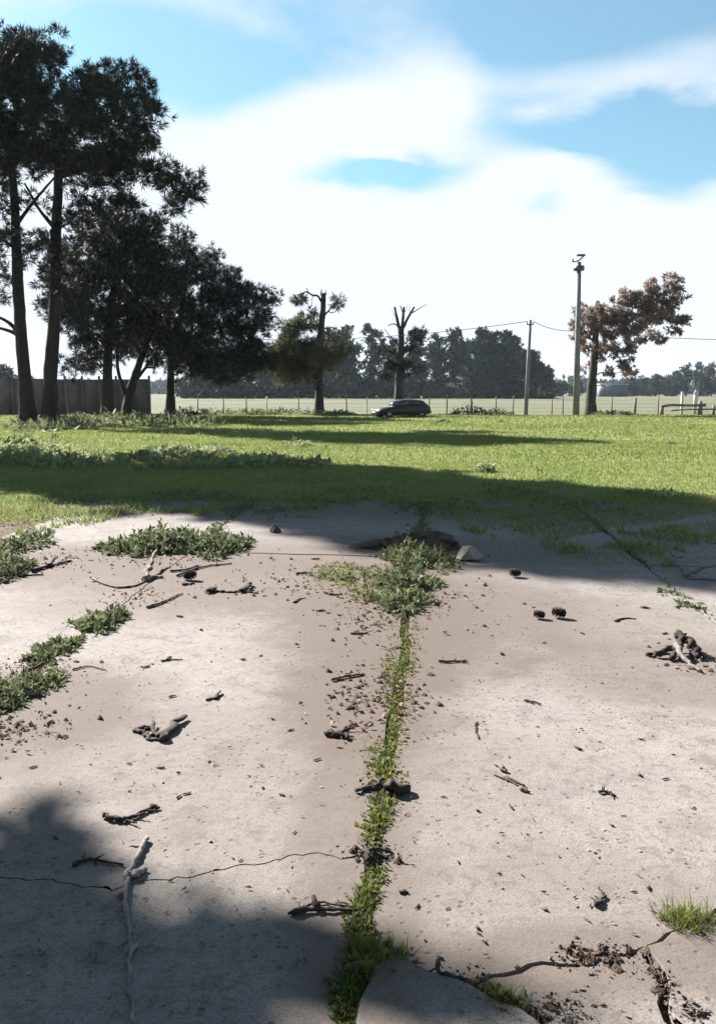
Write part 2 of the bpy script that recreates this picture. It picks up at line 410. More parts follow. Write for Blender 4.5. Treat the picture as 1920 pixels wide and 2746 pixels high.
hrp = jag([(xC(G(1030, 2294).y), G(1030, 2294).y)] + hr + [(xR(3.6), 3.6)], 0.035, 0.03, 22)
k0 = pix([(1110, 2588), (1200, 2620), (1268, 2648)]); k1 = pix([(1310, 2618), (1500, 2588), (1640, 2560), (1722, 2545)]); k2 = pix([(1790, 2505), (1850, 2488), (1920, 2440)])
ks = G(968, 2592)
kA = jag([(xC(ks.y), ks.y)] + k0, 0.04, 0.04, 31); kB = jag([k0[-1]] + k1, 0.04, 0.04, 32); kC = jag([k1[-1]] + k2 + [(xR(2.9), 2.9)], 0.04, 0.05, 33)
g1 = jag([k0[-1]] + pix([(1340, 2690), (1450, 2742)]) + [(0.75, 1.2), (0.9, Y0)], 0.04, 0.05, 34)
g2 = jag([k1[-1]] + pix([(1762, 2600), (1788, 2660), (1795, 2742)]) + [(0.95, 1.2), (1.2, Y0)], 0.04, 0.05, 35)
cl_lo = jag([(xC(Y0), Y0), (xC(ks.y), ks.y)], 0.03, 0.08, 41)
yHL, yHR = hlp[-1][1], hrp[0][1]
def rev(a): return np.asarray(a)[::-1]
def poly(*parts):
    out = []
    for prt in parts:
        for q in np.asarray(prt):
            if not out or np.hypot(*(np.array(out[-1]) - q)) > 0.004: out.append(tuple(q))
    if np.hypot(*(np.array(out[0]) - np.array(out[-1]))) < 0.004: out.pop()
    return np.array(out)
def inset(P, d):
    a = np.roll(P, 1, 0); b = np.roll(P, -1, 0)
    t = unit(b - a); n = np.stack([-t[:, 1], t[:, 0]], -1)
    area = 0.5 * np.sum(P[:, 0] * np.roll(P[:, 1], -1) - np.roll(P[:, 0], -1) * P[:, 1])
    return P + n * d * (1 if area > 0 else -1)
yard = empty('concrete_yard'); tag(yard, 'old cracked concrete yard of large pale slabs with weedy joints', 'pavement', kind='structure')
def slab(P, gap, ztop, seed, lab=None, bev=0.003):
    rs = np.random.RandomState(seed)
    P = inset(P, gap)
    area = 0.5 * np.sum(P[:, 0] * np.roll(P[:, 1], -1) - np.roll(P[:, 0], -1) * P[:, 1])
    if area < 0: P = P[::-1]
    Q = inset(P, bev) + (rs.rand(*P.shape) - 0.5) * bev * 0.6
    bm = bmesh.new()
    lo = [bm.verts.new((p[0], p[1], -0.12)) for p in P]
    md = [bm.verts.new((p[0], p[1], ztop - bev * (0.8 + rs.rand()))) for p in P]
    hi = [bm.verts.new((p[0], p[1], ztop)) for p in Q]
    n = len(P)
    for a in range(n):
        b = (a + 1) % n
        bm.faces.new((lo[a], lo[b], md[b], md[a])); bm.faces.new((md[a], md[b], hi[b], hi[a]))
    top = bm.faces.new(hi)
    bmesh.ops.triangulate(bm, faces=[top])
    me = bpy.data.meshes.new('concrete_slab'); bm.to_mesh(me); bm.free(); me.materials.append(M['concrete'])
    o = link('concrete_slab', me, yard)
    if lab: o['label'] = lab
    return o
cC1 = col(xC, yHL, on_col(xC, yx), 51); cC1r = col(xC, yHR, on_col(xC, yx), 51); cCm = col(xC, ks.y, yHR, 52)
cL0 = col(xL, Y0, 2.95, 53); cL1 = col(xL, 2.95, on_col(xL, yx), 54); cR1 = col(xR, 3.6, on_col(xR, yx), 55); cRm = col(xR, 2.9, 3.6, 56); cR0 = col(xR, Y0, 2.9, 57)
cx_L, cx_R = crossline(xL, xC, yx, 58), crossline(xC, xR, yx, 59)
cx_LL, cx_RR = crossline(xLL, xL, yx, 60), crossline(xR, xRR, yx, 61)
JG = np.array([0.028, 0.0])
cC1, cC1r, cCm, cl_lo = cC1 - JG, cC1r + JG, cCm + JG, cl_lo + JG     # the wide weedy joint
slab(poly(hlp, cC1, rev(cx_L), rev(cL1)), 0.0011, 0.0, 1, None, 0.0015)
slab(poly([(xL(Y0), Y0), (xC(Y0), Y0)], col(xC, Y0, yHL, 62) - JG, rev(hlp), rev(cL0)), 0.0011, -0.001, 2, None, 0.0015)
slab(poly(kA, kB, kC, cRm, cR1, rev(cx_R), rev(cC1r), rev(cCm)), 0.003, 0.0, 4)
slab(poly(cl_lo, kA, g1, ), 0.014, 0.022, 5, 'pale raised broken corner piece of slab', 0.012)
slab(poly(rev(g1), kB, g2), 0.014, 0.004, 6)
slab(poly(rev(g2), kC, rev(cR0)), 0.012, 0.012, 7)
cLL, cRR = col(xLL, Y0, on_col(xLL, yx), 63), col(xRR, Y0, on_col(xRR, yx), 64)
slab(poly(rev(cLL), [(xLL(Y0), Y0), (xL(Y0), Y0)], cL0, cL1, rev(cx_LL)), 0.004, 0.002, 8)
slab(poly(cR0, cRm, cR1, cx_RR, rev(cRR)), 0.012, -0.003, 9)
rows = [(xLL, xL), (xL, xC), (xC, xR), (xR, xRR)]
for q, (a, b) in enumerate(rows):
    c1 = (cx_LL, cx_L, cx_R, cx_RR)[q]
    ya2, yb2 = on_col(a, yx2), on_col(b, yx2); c2 = jag([(a(ya2), ya2), (b(yb2), yb2)], 0.5, 0.35, 70 + q)
    slab(poly(c1, col(b, on_col(b, yx), on_col(b, yx2), 80 + q + 1), rev(c2), rev(col(a, on_col(a, yx), on_col(a, yx2), 80 + q))), 0.022, (-0.004, 0.003, -0.005, 0.0)[q], 10 + q)

# widen the weedy joints: the soil in them is the ground itself, a little below the slabs
# ------------------------------------------------------------------ leaf, blade and needle geometry
def blades(P, h, w_, lean=0.4, rs=RS, droop=False):
    """one triangle blade at each place"""
    n = len(P); th = rs.rand(n) * 2 * math.pi; ph = rs.rand(n) * 2 * math.pi
    s = np.stack([np.cos(th), np.sin(th), np.zeros(n)], -1) * (w_ * (0.6 + 0.8 * rs.rand(n)))[:, None]
    hh = h * (0.5 + rs.rand(n))
    tip = P + np.stack([np.cos(ph) * lean * hh * rs.rand(n), np.sin(ph) * lean * hh * rs.rand(n), hh], -1)
    V = np.stack([P - s, P + s, tip], 1).reshape(-1, 3)
    return V, np.arange(3 * n).reshape(-1, 3)
def leaves(P, D, L, w_, rs=RS):
    """one folded diamond leaf at each place, pointing along D"""
    n = len(P); D = unit(D)
    q_ = 0.35 + 1.3 * rs.rand(n) ** 1.5; L = L * q_; W_ = w_ * q_ * (0.6 + 0.7 * rs.rand(n))
    S = unit(np.cross(D, rs.randn(n, 3))); N = np.cross(D, S)
    a = P; b = P + D * (L * 0.45)[:, None] + S * W_[:, None] + N * (L * 0.1)[:, None]
    c = P + D * L[:, None] - N * (L * 0.12)[:, None]; d = P + D * (L * 0.45)[:, None] - S * W_[:, None] + N * (L * 0.1)[:, None]
    V = np.stack([a, b, c, d], 1).reshape(-1, 3)
    k = np.arange(n)[:, None] * 4
    return V, np.vstack([k + np.array([0, 1, 2]), k + np.array([0, 2, 3])])
def needles(P, D, L, w_, per, spread, rs):
    """a brush of thin needles at each tuft"""
    n = len(P); P = np.repeat(P, per, 0); D = np.repeat(D, per, 0)
    d = unit(D + spread * rs.randn(len(P), 3)); s = unit(np.cross(d, rs.randn(len(P), 3))) * (w_ * (0.7 + 0.6 * rs.rand(len(P))))[:, None]
    ll = (L * (0.6 + 0.7 * rs.rand(len(P))))[:, None]
    m = P + d * ll * 0.45
    V = np.stack([P - s * 0.3, m + s, P + d * ll, m - s], 1).reshape(-1, 3)
    return V, np.arange(len(V)).reshape(-1, 4)
def in_ball(n, rs, power=0.5):
    return unit(rs.randn(n, 3)) * (rs.rand(n, 1) ** power)

def foliage(blobs, rs, sub_r, sub_density, tufts, per, L, w_, spread=0.8, up=0.5):
    C, Dr = [], []
    for (c, r3, dens) in blobs:
        c = np.array(c); r3 = np.array(r3)
        vol = (r3[0] * r3[1] * r3[2]) ** (1 / 3)
        n = max(3, int(dens * sub_density * (vol / sub_r) ** 2.2))
        sub = c + in_ball(n, rs, 0.42) * r3
        k = np.repeat(np.arange(n), tufts)
        q = in_ball(len(k), rs, 0.5) * sub_r * np.array([1, 1, 0.6]) * (0.6 + 0.8 * rs.rand(n))[k][:, None]
        C.append(sub[k] + q)
        Dr.append(unit(unit(q) + np.array([0, 0, up]) + 0.5 * unit(sub[k] - c)))
    C = np.vstack(C); Dr = np.vstack(Dr)
    return needles(C, Dr, L, w_, per, spread, rs)

def make_tree(name, label, cat, group, base, trunk, r0, r1, blobs, mat_leaf, mat_bark, seed, limbs=(), auto=True, fol=None, twigs=3, bark_sides=9, leaf_name='crown'):
    """trunk: points from the ground up; blobs: (centre, radii, density)"""
    rs = np.random.RandomState(seed)
    base = np.array(list(base), float)
    root = empty(name, tuple(base)); tag(root, label, cat, group)
    mb = MB()
    T = curve([np.array(list(p)) for p in trunk], 6)
    rad = np.linspace(0, 1, len(T)); rad = r0 * (1 - rad) + r1 * rad
    zrel = T[:, 2] - base[2]; rad = rad * (1 + 0.45 * np.exp(-zrel / (0.9 * r0 + 0.3)))
    T2 = np.vstack([T[:1] - np.array([0, 0, 0.25]), T]); rad = np.concatenate([[rad[0] * 1.1], rad])
    mb.tube(T2, rad, bark_sides, lump=0.08, seed=seed)
    for (pts, a, b) in limbs:
        mb.tube(curve(pts, 5), np.linspace(a, b, (len(pts) - 1) * 5 + 1 if len(pts) > 2 else 5), 6, lump=0.1, seed=seed)
    if auto:
        k0_ = int(len(T) * 0.25)
        nodes = [(T[q], rad[q + 1]) for q in range(k0_, len(T))]
        for (pts, a, b_) in limbs:
            cc = curve(pts, 5); nodes += [(cc[q], a + (b_ - a) * q / len(cc)) for q in range(1, len(cc))]
        order = sorted(blobs, key=lambda bb: min(np.linalg.norm(np.array(bb[0]) - p_) for p_, _ in nodes))
        for (c, r3, dens) in order:
            c = np.array(c)
            cost = [np.linalg.norm(c - p_) + 1.2 * max(0.0, p_[2] - c[2] + 0.25 * np.linalg.norm(c - p_)) for p_, _ in nodes]
            kb = int(np.argmin(cost)); a, ra = nodes[kb]
            Ld = np.linalg.norm(c - a)
            if Ld < 0.3: continue
            mid = (a + c) / 2 + rs.randn(3) * 0.09 * Ld + np.array([0, 0, -0.05 * Ld])
            rr = min(0.7 * ra, 0.022 * Ld + 0.03)
            path = curve([a, mid, c], 4)
            mb.tube(path, np.linspace(rr, rr * 0.45, len(path)), 5, lump=0.1, seed=seed)
            nodes += [(path[q], rr * (1 - 0.55 * q / len(path))) for q in range(2, len(path))]
            for _ in range(twigs):
                e = c + in_ball(1, rs, 0.3)[0] * np.array(r3) * 0.9
                s = path[rs.randint(len(path) // 2, len(path))]
                pth = curve([s, (s + e) / 2 + rs.randn(3) * 0.08 * np.linalg.norm(e - s), e], 3)
                mb.tube(pth, np.linspace(rr * 0.4, 0.012, len(pth)), 4)
    V, F = mb.arrays()
    link('trunk', npmesh('trunk', rebase(V, base), F, mat_bark, True), root)
    if blobs:
        f = dict(sub_r=0.55, sub_density=3.9, tufts=10, per=17, L=0.38, w_=0.019, spread=0.7, up=0.5)
        if fol: f.update(fol)
        V, F = foliage(blobs, rs, **f)
        link(leaf_name, npmesh(leaf_name, rebase(V, base), F, mat_leaf), root)
    return root

def PB(D, lst, seed, flat=0.85, depth=0.9):
    """crown masses given by where they show in the photograph, spread in depth about distance D"""
    rs = np.random.RandomState(seed); out = []
    for b in lst:
        px, py, r = b[:3]; dens = b[3] if len(b) > 3 else 1.0
        rm = r * D / FPX * 0.95
        dd = (rs.rand() - 0.5) * 2 * depth * 2.0
        c = at(px, py, D + dd)
        out.append(((c.x, c.y, c.z), (rm, rm * 1.1, rm * flat), dens))
    return out
def PT(D, lst): return [at(px, py, D) for px, py in lst]
def gbase(px, D):
    p = at(px, 1100, D); return Vector((p.x, D, float(gz(p.x, D))))

# ------------------------------------------------------------------ the two tall pines and the grove by the wall
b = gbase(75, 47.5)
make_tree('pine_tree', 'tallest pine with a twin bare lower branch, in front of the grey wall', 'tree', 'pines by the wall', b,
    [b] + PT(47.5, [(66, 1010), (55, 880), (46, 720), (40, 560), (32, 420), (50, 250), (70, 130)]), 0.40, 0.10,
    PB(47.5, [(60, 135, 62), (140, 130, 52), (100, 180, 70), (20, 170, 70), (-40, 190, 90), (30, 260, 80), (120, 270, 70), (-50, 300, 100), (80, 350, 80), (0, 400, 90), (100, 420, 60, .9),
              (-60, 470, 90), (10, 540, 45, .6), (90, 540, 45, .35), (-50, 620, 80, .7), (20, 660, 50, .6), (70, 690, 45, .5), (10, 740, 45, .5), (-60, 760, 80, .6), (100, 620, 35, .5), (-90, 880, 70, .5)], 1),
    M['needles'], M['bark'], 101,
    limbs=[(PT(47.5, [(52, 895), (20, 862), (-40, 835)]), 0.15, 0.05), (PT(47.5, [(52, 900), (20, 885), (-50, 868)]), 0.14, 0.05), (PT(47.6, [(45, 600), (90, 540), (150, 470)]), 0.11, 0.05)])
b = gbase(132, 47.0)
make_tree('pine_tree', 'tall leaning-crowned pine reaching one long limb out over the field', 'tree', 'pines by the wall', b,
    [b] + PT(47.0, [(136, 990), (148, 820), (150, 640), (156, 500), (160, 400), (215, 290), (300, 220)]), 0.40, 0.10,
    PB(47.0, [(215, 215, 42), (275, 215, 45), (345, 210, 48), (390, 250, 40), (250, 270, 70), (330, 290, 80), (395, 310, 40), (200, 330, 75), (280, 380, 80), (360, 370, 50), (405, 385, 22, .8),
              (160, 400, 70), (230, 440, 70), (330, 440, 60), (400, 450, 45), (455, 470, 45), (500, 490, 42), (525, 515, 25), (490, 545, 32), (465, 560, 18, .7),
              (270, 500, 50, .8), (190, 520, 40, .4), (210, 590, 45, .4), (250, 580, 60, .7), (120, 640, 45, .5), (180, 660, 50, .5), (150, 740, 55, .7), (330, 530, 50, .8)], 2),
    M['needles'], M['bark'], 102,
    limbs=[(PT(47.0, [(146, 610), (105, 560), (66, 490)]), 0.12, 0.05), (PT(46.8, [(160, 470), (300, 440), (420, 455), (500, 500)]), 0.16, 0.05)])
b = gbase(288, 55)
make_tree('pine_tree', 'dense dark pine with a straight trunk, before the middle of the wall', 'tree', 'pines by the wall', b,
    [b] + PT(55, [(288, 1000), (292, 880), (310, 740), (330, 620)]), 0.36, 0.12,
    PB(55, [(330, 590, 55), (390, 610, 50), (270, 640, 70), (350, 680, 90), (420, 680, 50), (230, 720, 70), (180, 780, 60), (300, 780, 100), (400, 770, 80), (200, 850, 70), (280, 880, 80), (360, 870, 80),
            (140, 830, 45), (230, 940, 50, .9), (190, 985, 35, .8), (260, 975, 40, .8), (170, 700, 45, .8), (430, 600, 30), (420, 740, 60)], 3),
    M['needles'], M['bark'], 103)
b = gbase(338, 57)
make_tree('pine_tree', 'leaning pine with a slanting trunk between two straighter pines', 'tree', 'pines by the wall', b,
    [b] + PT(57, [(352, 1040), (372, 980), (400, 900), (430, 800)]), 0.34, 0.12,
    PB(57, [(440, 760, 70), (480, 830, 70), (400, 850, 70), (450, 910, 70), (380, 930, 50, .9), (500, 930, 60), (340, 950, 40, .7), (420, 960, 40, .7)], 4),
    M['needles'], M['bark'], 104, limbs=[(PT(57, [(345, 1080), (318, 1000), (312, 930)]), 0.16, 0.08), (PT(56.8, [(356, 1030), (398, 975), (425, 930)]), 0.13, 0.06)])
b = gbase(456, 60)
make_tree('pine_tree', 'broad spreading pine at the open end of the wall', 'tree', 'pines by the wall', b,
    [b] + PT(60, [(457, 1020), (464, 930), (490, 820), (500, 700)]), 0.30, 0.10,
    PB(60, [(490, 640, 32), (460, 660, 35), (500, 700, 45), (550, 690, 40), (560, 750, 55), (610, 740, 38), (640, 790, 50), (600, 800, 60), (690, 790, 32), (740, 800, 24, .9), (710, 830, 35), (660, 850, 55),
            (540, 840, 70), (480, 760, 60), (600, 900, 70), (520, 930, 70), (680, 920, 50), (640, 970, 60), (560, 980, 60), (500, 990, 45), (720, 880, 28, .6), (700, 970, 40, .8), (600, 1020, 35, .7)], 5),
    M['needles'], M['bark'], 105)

# pines standing off to the side of the yard, whose shadows lie over it, then unseen ones added to block sky light
def side_pine(lab, c, d_along, height, crown_lo, rad, seed, n=22, dens=1.0, taper=0.35, ring=0.55):
    p = SHN * c + SHD * d_along
    bx, by = float(p[0]), float(p[1]); bz = float(gz(bx, by))
    rs = np.random.RandomState(seed)
    bl = []
    for q in range(n):
        f = (q + 0.5) / n; z = crown_lo + (height - crown_lo) * f
        R_ = rad * (1.0 - taper * f ** 2); rr = R_ * 0.5
        a = q * 2.4 + rs.rand() * 0.6; o = (R_ - rr) * (ring + (1 - ring) * rs.rand())
        bl.append(((bx + o * math.cos(a), by + o * math.sin(a), z), (rr, rr, rr * 0.8), dens))
    make_tree('pine_tree', lab, 'tree', 'pines beside the yard', (bx, by, bz), [(bx, by, bz), (bx + 0.1, by, height * 0.5), (bx, by + 0.2, height * 0.95)], 0.38, 0.08, bl,
              M['needles'], M['bark'], seed, fol=dict(sub_r=0.8, sub_density=4.0, tufts=11, per=8, L=0.45, w_=0.09))
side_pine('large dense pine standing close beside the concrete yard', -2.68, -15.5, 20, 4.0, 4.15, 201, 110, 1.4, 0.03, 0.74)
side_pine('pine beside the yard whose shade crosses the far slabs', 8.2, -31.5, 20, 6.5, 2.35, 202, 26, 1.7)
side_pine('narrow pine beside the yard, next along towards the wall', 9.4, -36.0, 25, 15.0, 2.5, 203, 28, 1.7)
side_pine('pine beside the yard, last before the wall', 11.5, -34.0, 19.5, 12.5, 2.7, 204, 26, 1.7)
side_pine('unseen pine added behind the yard to block sky light', -9.5, -3.0, 18, 3.5, 4.2, 205, 26, 1.2)  # added out of view to cut the sky light on the near slabs
side_pine('unseen pine added at the back corner of the yard to block sky light', -9.5, -12.5, 19, 3.5, 4.2, 206, 26, 1.2)  # likewise an added, unseen tree that deepens the shade in the near corner

# ------------------------------------------------------------------ trees along the fence
D4 = 63.5
b = gbase(856, D4)
make_tree('snapped_tree', 'tree with a snapped top, one arching limb and olive foliage hanging low', 'tree', None, b,
    [b] + PT(D4, [(857, 1000), (860, 900), (866, 830), (868, 785)]), 0.29, 0.17,
    PB(D4, [(800, 880, 34, .6), (850, 960, 34, .8), (890, 970, 26, .4), (925, 950, 22, .3), (720, 940, 22, .6), (820, 1000, 26, .6), (760, 890, 24, .5), (775, 930, 42, .9), (745, 965, 30, .8), (800, 965, 42, .9), (770, 1005, 26, .6), (830, 925, 30, .5), (895, 900, 28, .3), (905, 945, 32, .3), (800, 805, 9, .4), (905, 812, 9, .4), (825, 860, 28, .5)], 6, depth=0.4),
    M['needles_olive'], M['bark_grey'], 106,
    limbs=[(PT(D4, [(864, 812), (852, 793), (838, 791), (822, 782), (806, 788), (795, 790)]), 0.085, 0.03), (PT(D4, [(840, 791), (836, 806), (838, 822)]), 0.03, 0.01), (PT(D4, [(826, 784), (820, 800), (824, 815)]), 0.03, 0.01), (PT(D4, [(806, 788), (796, 802), (798, 815)]), 0.03, 0.01), (PT(D4, [(868, 800), (874, 788), (873, 776)]), 0.06, 0.02), (PT(D4, [(864, 800), (861, 786), (863, 774)]), 0.07, 0.03), (PT(D4, [(815, 783), (808, 800), (812, 822)]), 0.05, 0.02), (PT(D4, [(826, 782), (822, 770)]), 0.04, 0.02), (PT(D4, [(866, 850), (885, 828), (903, 806)]), 0.08, 0.03),
           (PT(D4, [(880, 834), (893, 838), (906, 828)]), 0.04, 0.02), (PT(D4, [(864, 890), (890, 905), (915, 950)]), 0.07, 0.02), (PT(D4, [(862, 910), (830, 920), (800, 960)]), 0.09, 0.03), (PT(D4, [(866, 880), (900, 880), (930, 905)]), 0.05, 0.02)],
    fol=dict(sub_r=0.42, sub_density=5.5, L=0.45, w_=0.028, tufts=10, per=12, up=-0.2), twigs=6)
D5 = 64.5
b = gbase(1070, D5)
make_tree('bare_tree', 'bare forked tree with cut-back limbs standing behind the dark car', 'tree', None, b,
    [b] + PT(D5, [(1070, 1040), (1073, 960), (1076, 905), (1074, 880)]), 0.34, 0.2,
    PB(D5, [(1110, 892, 20, .7), (1125, 905, 16, .5), (1050, 990, 34, .5), (1095, 985, 34, .5), (1040, 940, 20, .4), (1105, 940, 24, .5)], 7, depth=0.4),
    M['needles'], M['bark_grey'], 107,
    limbs=[(PT(D5, [(1075, 895), (1066, 860), (1058, 822)]), 0.15, 0.07), (PT(D5, [(1077, 900), (1080, 860), (1083, 822)]), 0.15, 0.08), (PT(D5, [(1083, 850), (1079, 835), (1073, 818)]), 0.05, 0.03), (PT(D5, [(1080, 880), (1095, 850), (1111, 822)]), 0.12, 0.07),
           (PT(D5, [(1105, 838), (1122, 828), (1145, 814)]), 0.05, 0.015), (PT(D5, [(1072, 880), (1058, 868), (1040, 872)]), 0.06, 0.03), (PT(D5, [(1074, 960), (1100, 925), (1112, 895)]), 0.07, 0.03), (PT(D5, [(1072, 970), (1050, 930), (1046, 905)]), 0.06, 0.03), (PT(D5, [(1064, 850), (1056, 842), (1050, 828)]), 0.03, 0.01), (PT(D5, [(1100, 842), (1098, 830), (1100, 812)]), 0.03, 0.01), (PT(D5, [(1082, 840), (1090, 828), (1092, 815)]), 0.03, 0.01), (PT(D5, [(1073, 930), (1045, 900), (1030, 880)]), 0.05, 0.015), (PT(D5, [(1074, 940), (1105, 915), (1140, 900)]), 0.05, 0.015)],
    fol=dict(sub_r=0.4, L=0.35))
D6 = 62.5
b = gbase(1583, D6)
make_tree('copper_tree', 'copper-leaved tree with a lopsided crown beside the tall pole', 'tree', None, b,
    [b] + PT(D6, [(1586, 1040), (1592, 980), (1597, 900), (1602, 850), (1603, 806)]), 0.36, 0.13,
    PB(D6, [(1550, 830, 18, .7), (1545, 870, 22, .7), (1560, 895, 25, .7), (1545, 905, 18, .6), (1580, 850, 30, .6), (1620, 830, 26, .8), (1640, 850, 34, .8), (1660, 800, 24, .9), (1690, 790, 26), (1700, 820, 36), (1740, 790, 30), (1760, 770, 26), (1800, 750, 22), (1810, 775, 22), (1780, 810, 36), (1820, 795, 20), (1740, 840, 36),
            (1770, 855, 32), (1815, 855, 24), (1835, 865, 15), (1690, 870, 34, .9), (1650, 890, 30, .8), (1720, 885, 26, .8), (1770, 905, 20, .8), (1640, 940, 24, .6), (1665, 975, 20, .6), (1690, 1000, 13, .6), (1620, 920, 20, .5), (1560, 920, 14, .5), (1575, 985, 18, .4), (1570, 940, 20, .6), (1640, 1000, 18, .4), (1605, 860, 34, .7), (1560, 860, 26, .8), (1620, 900, 30, .8), (1610, 955, 24, .5), (1665, 930, 28, .8), (1690, 945, 20, .7), (1700, 905, 28, .8), (1740, 900, 22, .8), (1800, 885, 20, .8), (1660, 850, 34, .9), (1590, 830, 20, .6), (1680, 990, 20, .6)], 8, flat=0.8, depth=0.5),
    M['copper'], M['bark_grey'], 108, fol=dict(sub_r=0.36, sub_density=2.5, tufts=9, per=9, L=0.30, w_=0.042, spread=1.0, up=-0.1), twigs=5)

# ------------------------------------------------------------------ far trees beyond the pasture
def far_tree(name, label, group, px, D, top, wpx, seed, mat, tall=False, dens=1.0, n=14, grey=False):
    b = gbase(px, D); rs = np.random.RandomState(seed)
    m = D / FPX; H = at(px, top, D).z
    lo = H * (0.2 if tall else 0.08); bl = []; wpx = wpx * (1.0 if tall or px > 1250 else 0.95)
    for q in range(n):
        f = (q + 0.5) / n; z = lo + (H - lo) * f
        prof = math.sin(math.pi * (0.26 + 0.62 * f)) if not tall else (0.55 + 0.45 * math.sin(math.pi * f))
        R = wpx * m * prof
        a = rs.rand() * 6.28; o = R * 0.65 * math.sqrt(rs.rand())
        rr = max(0.8, R * (0.55 if not tall else 0.6))
        bl.append(((b.x + o * math.cos(a), b.y + o * math.sin(a), min(z, H - rr * 0.55)), (rr, rr, rr * 0.75), dens))
    lean = (rs.rand() - 0.5) * H * 0.06
    make_tree(name, label, 'tree', group, b, [b, (b.x + lean, b.y, H * 0.5), (b.x + lean * 1.5, b.y, H * 0.93)], 0.012 * H + 0.08, 0.06, bl, mat,
              M['bark_grey'], seed, fol=dict(sub_r=1.1 if not tall else 0.9, sub_density=3.6, tufts=9, per=6, L=0.85, w_=0.15, spread=0.9, up=0.3), twigs=2, bark_sides=6)
# low scrub massed along the foot of the far trees
rs = np.random.RandomState(15); n = 2600
px_ = rs.uniform(480, 1480, n); dd_ = rs.uniform(205, 232, n)
hh = (1.6 + 2.2 * (0.5 + 0.5 * np.sin(px_ * 0.05)) * (0.5 + 0.5 * np.sin(px_ * 0.017 + 1)) + 2.5 * (px_ < 1140))
C = np.stack([(px_ - 960) / FPX * dd_, dd_, rs.rand(n) * hh + 0.1], -1)
V, F = needles(C, unit(rs.randn(n, 3) + np.array([0, 0, 0.4])), 1.3, 0.4, 5, 0.9, rs)
tag(link('far_undergrowth', npmesh('far_undergrowth', V, F, M['far_leaf'])), 'dark scrub massed along the foot of the far trees', 'undergrowth', kind='stuff')
GB = 'trees beyond the pasture'
far = [('eucalyptus_tree', 'far bushy tree between the thin tall pair and the round trees', 1250, 224, 915, 26, False), ('eucalyptus_tree', 'far dark tree filling in between the snapped trunk and its ragged neighbour', 885, 228, 890, 46, False),
       ('eucalyptus_tree', 'far tree with dark dense foliage showing behind the spreading pine', 560, 215, 940, 60, False), ('eucalyptus_tree', 'far dark tree seen just past the spreading pine', 650, 220, 930, 60, False),
       ('eucalyptus_tree', 'far rounded tree seen behind the hanging olive foliage', 750, 215, 920, 55, False),
       ('eucalyptus_tree', 'far tree directly behind the snapped trunk', 840, 225, 925, 50, False), ('eucalyptus_tree', 'far ragged tree next past the snapped trunk', 925, 215, 875, 46, False),
       ('eucalyptus_tree', 'far tree with an uneven top between snapped and forked trees', 1000, 222, 868, 36, True), ('eucalyptus_tree', 'far tree directly behind the bare forked tree', 1060, 215, 912, 42, False),
       ('eucalyptus_tree', 'far flat-topped tree just past the bare forked tree', 1115, 225, 886, 36, False),
       ('eucalyptus_tree', 'thin tall far tree with see-through crown, lower of the pair', 1168, 218, 903, 36, True), ('eucalyptus_tree', 'thin tall far tree with see-through crown, higher of the pair', 1222, 220, 880, 40, True),
       ('broadleaf_tree', 'big round dense far tree, its top just above its neighbour', 1300, 205, 884, 56, False), ('broadleaf_tree', 'round dense far tree behind the short pole', 1362, 208, 888, 48, False),
       ('broadleaf_tree', 'dense far tree stepping down past the short pole', 1420, 215, 940, 34, False), ('broadleaf_tree', 'low round far tree at the open end of the dense clump', 1456, 212, 985, 28, False)]
for q, (nm_, lab, px, D, top, wpx, tall) in enumerate(far):
    far_tree(nm_, lab, GB, px, D, top, wpx, 300 + q, M['far_leaf'], tall, 0.6 if tall else (1.5 if px > 1250 else 1.1), 12 if tall else 22)
far2 = [(1500, 1022, 26), (1540, 1018, 26), (1585, 1026, 24), (1690, 1018, 26), (1722, 1010, 26), (1755, 1006, 26), (1790, 1008, 24), (1806, 996, 18), (1838, 980, 26), (1875, 1000, 26), (1905, 976, 30), (1950, 970, 36)]
for q, (px, top, wpx) in enumerate(far2):
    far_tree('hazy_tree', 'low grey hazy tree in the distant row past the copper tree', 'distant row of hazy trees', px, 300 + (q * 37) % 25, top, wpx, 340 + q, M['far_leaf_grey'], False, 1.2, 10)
for q, (px, top, wpx) in enumerate([(12, 990, 30), (-50, 980, 40)]):
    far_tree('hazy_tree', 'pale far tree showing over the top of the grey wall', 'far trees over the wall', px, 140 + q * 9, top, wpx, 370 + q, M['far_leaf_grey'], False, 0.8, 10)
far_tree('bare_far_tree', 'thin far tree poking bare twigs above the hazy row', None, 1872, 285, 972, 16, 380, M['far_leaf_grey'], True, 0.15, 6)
# far-off wood along the horizon, one mass
rs = np.random.RandomState(5)
n = 5200; ang = rs.uniform(-0.62, 0.62, n); Rr = rs.uniform(560, 600, n); hh = 7.0 + 2.0 * np.sin(ang * 31) + 1.5 * np.sin(ang * 83 + 1)
C = np.stack([Rr * np.sin(ang), Rr * np.cos(ang), rs.rand(n) ** 0.8 * hh], -1)
V, F = needles(C, unit(rs.randn(n, 3) + np.array([0, 0, 0.5])), 3.2, 1.1, 4, 0.9, rs)
tag(link('far_forest', npmesh('far_forest', V, F, M['far_leaf_grey'])), 'low far-off wood along the horizon', 'forest', kind='stuff')

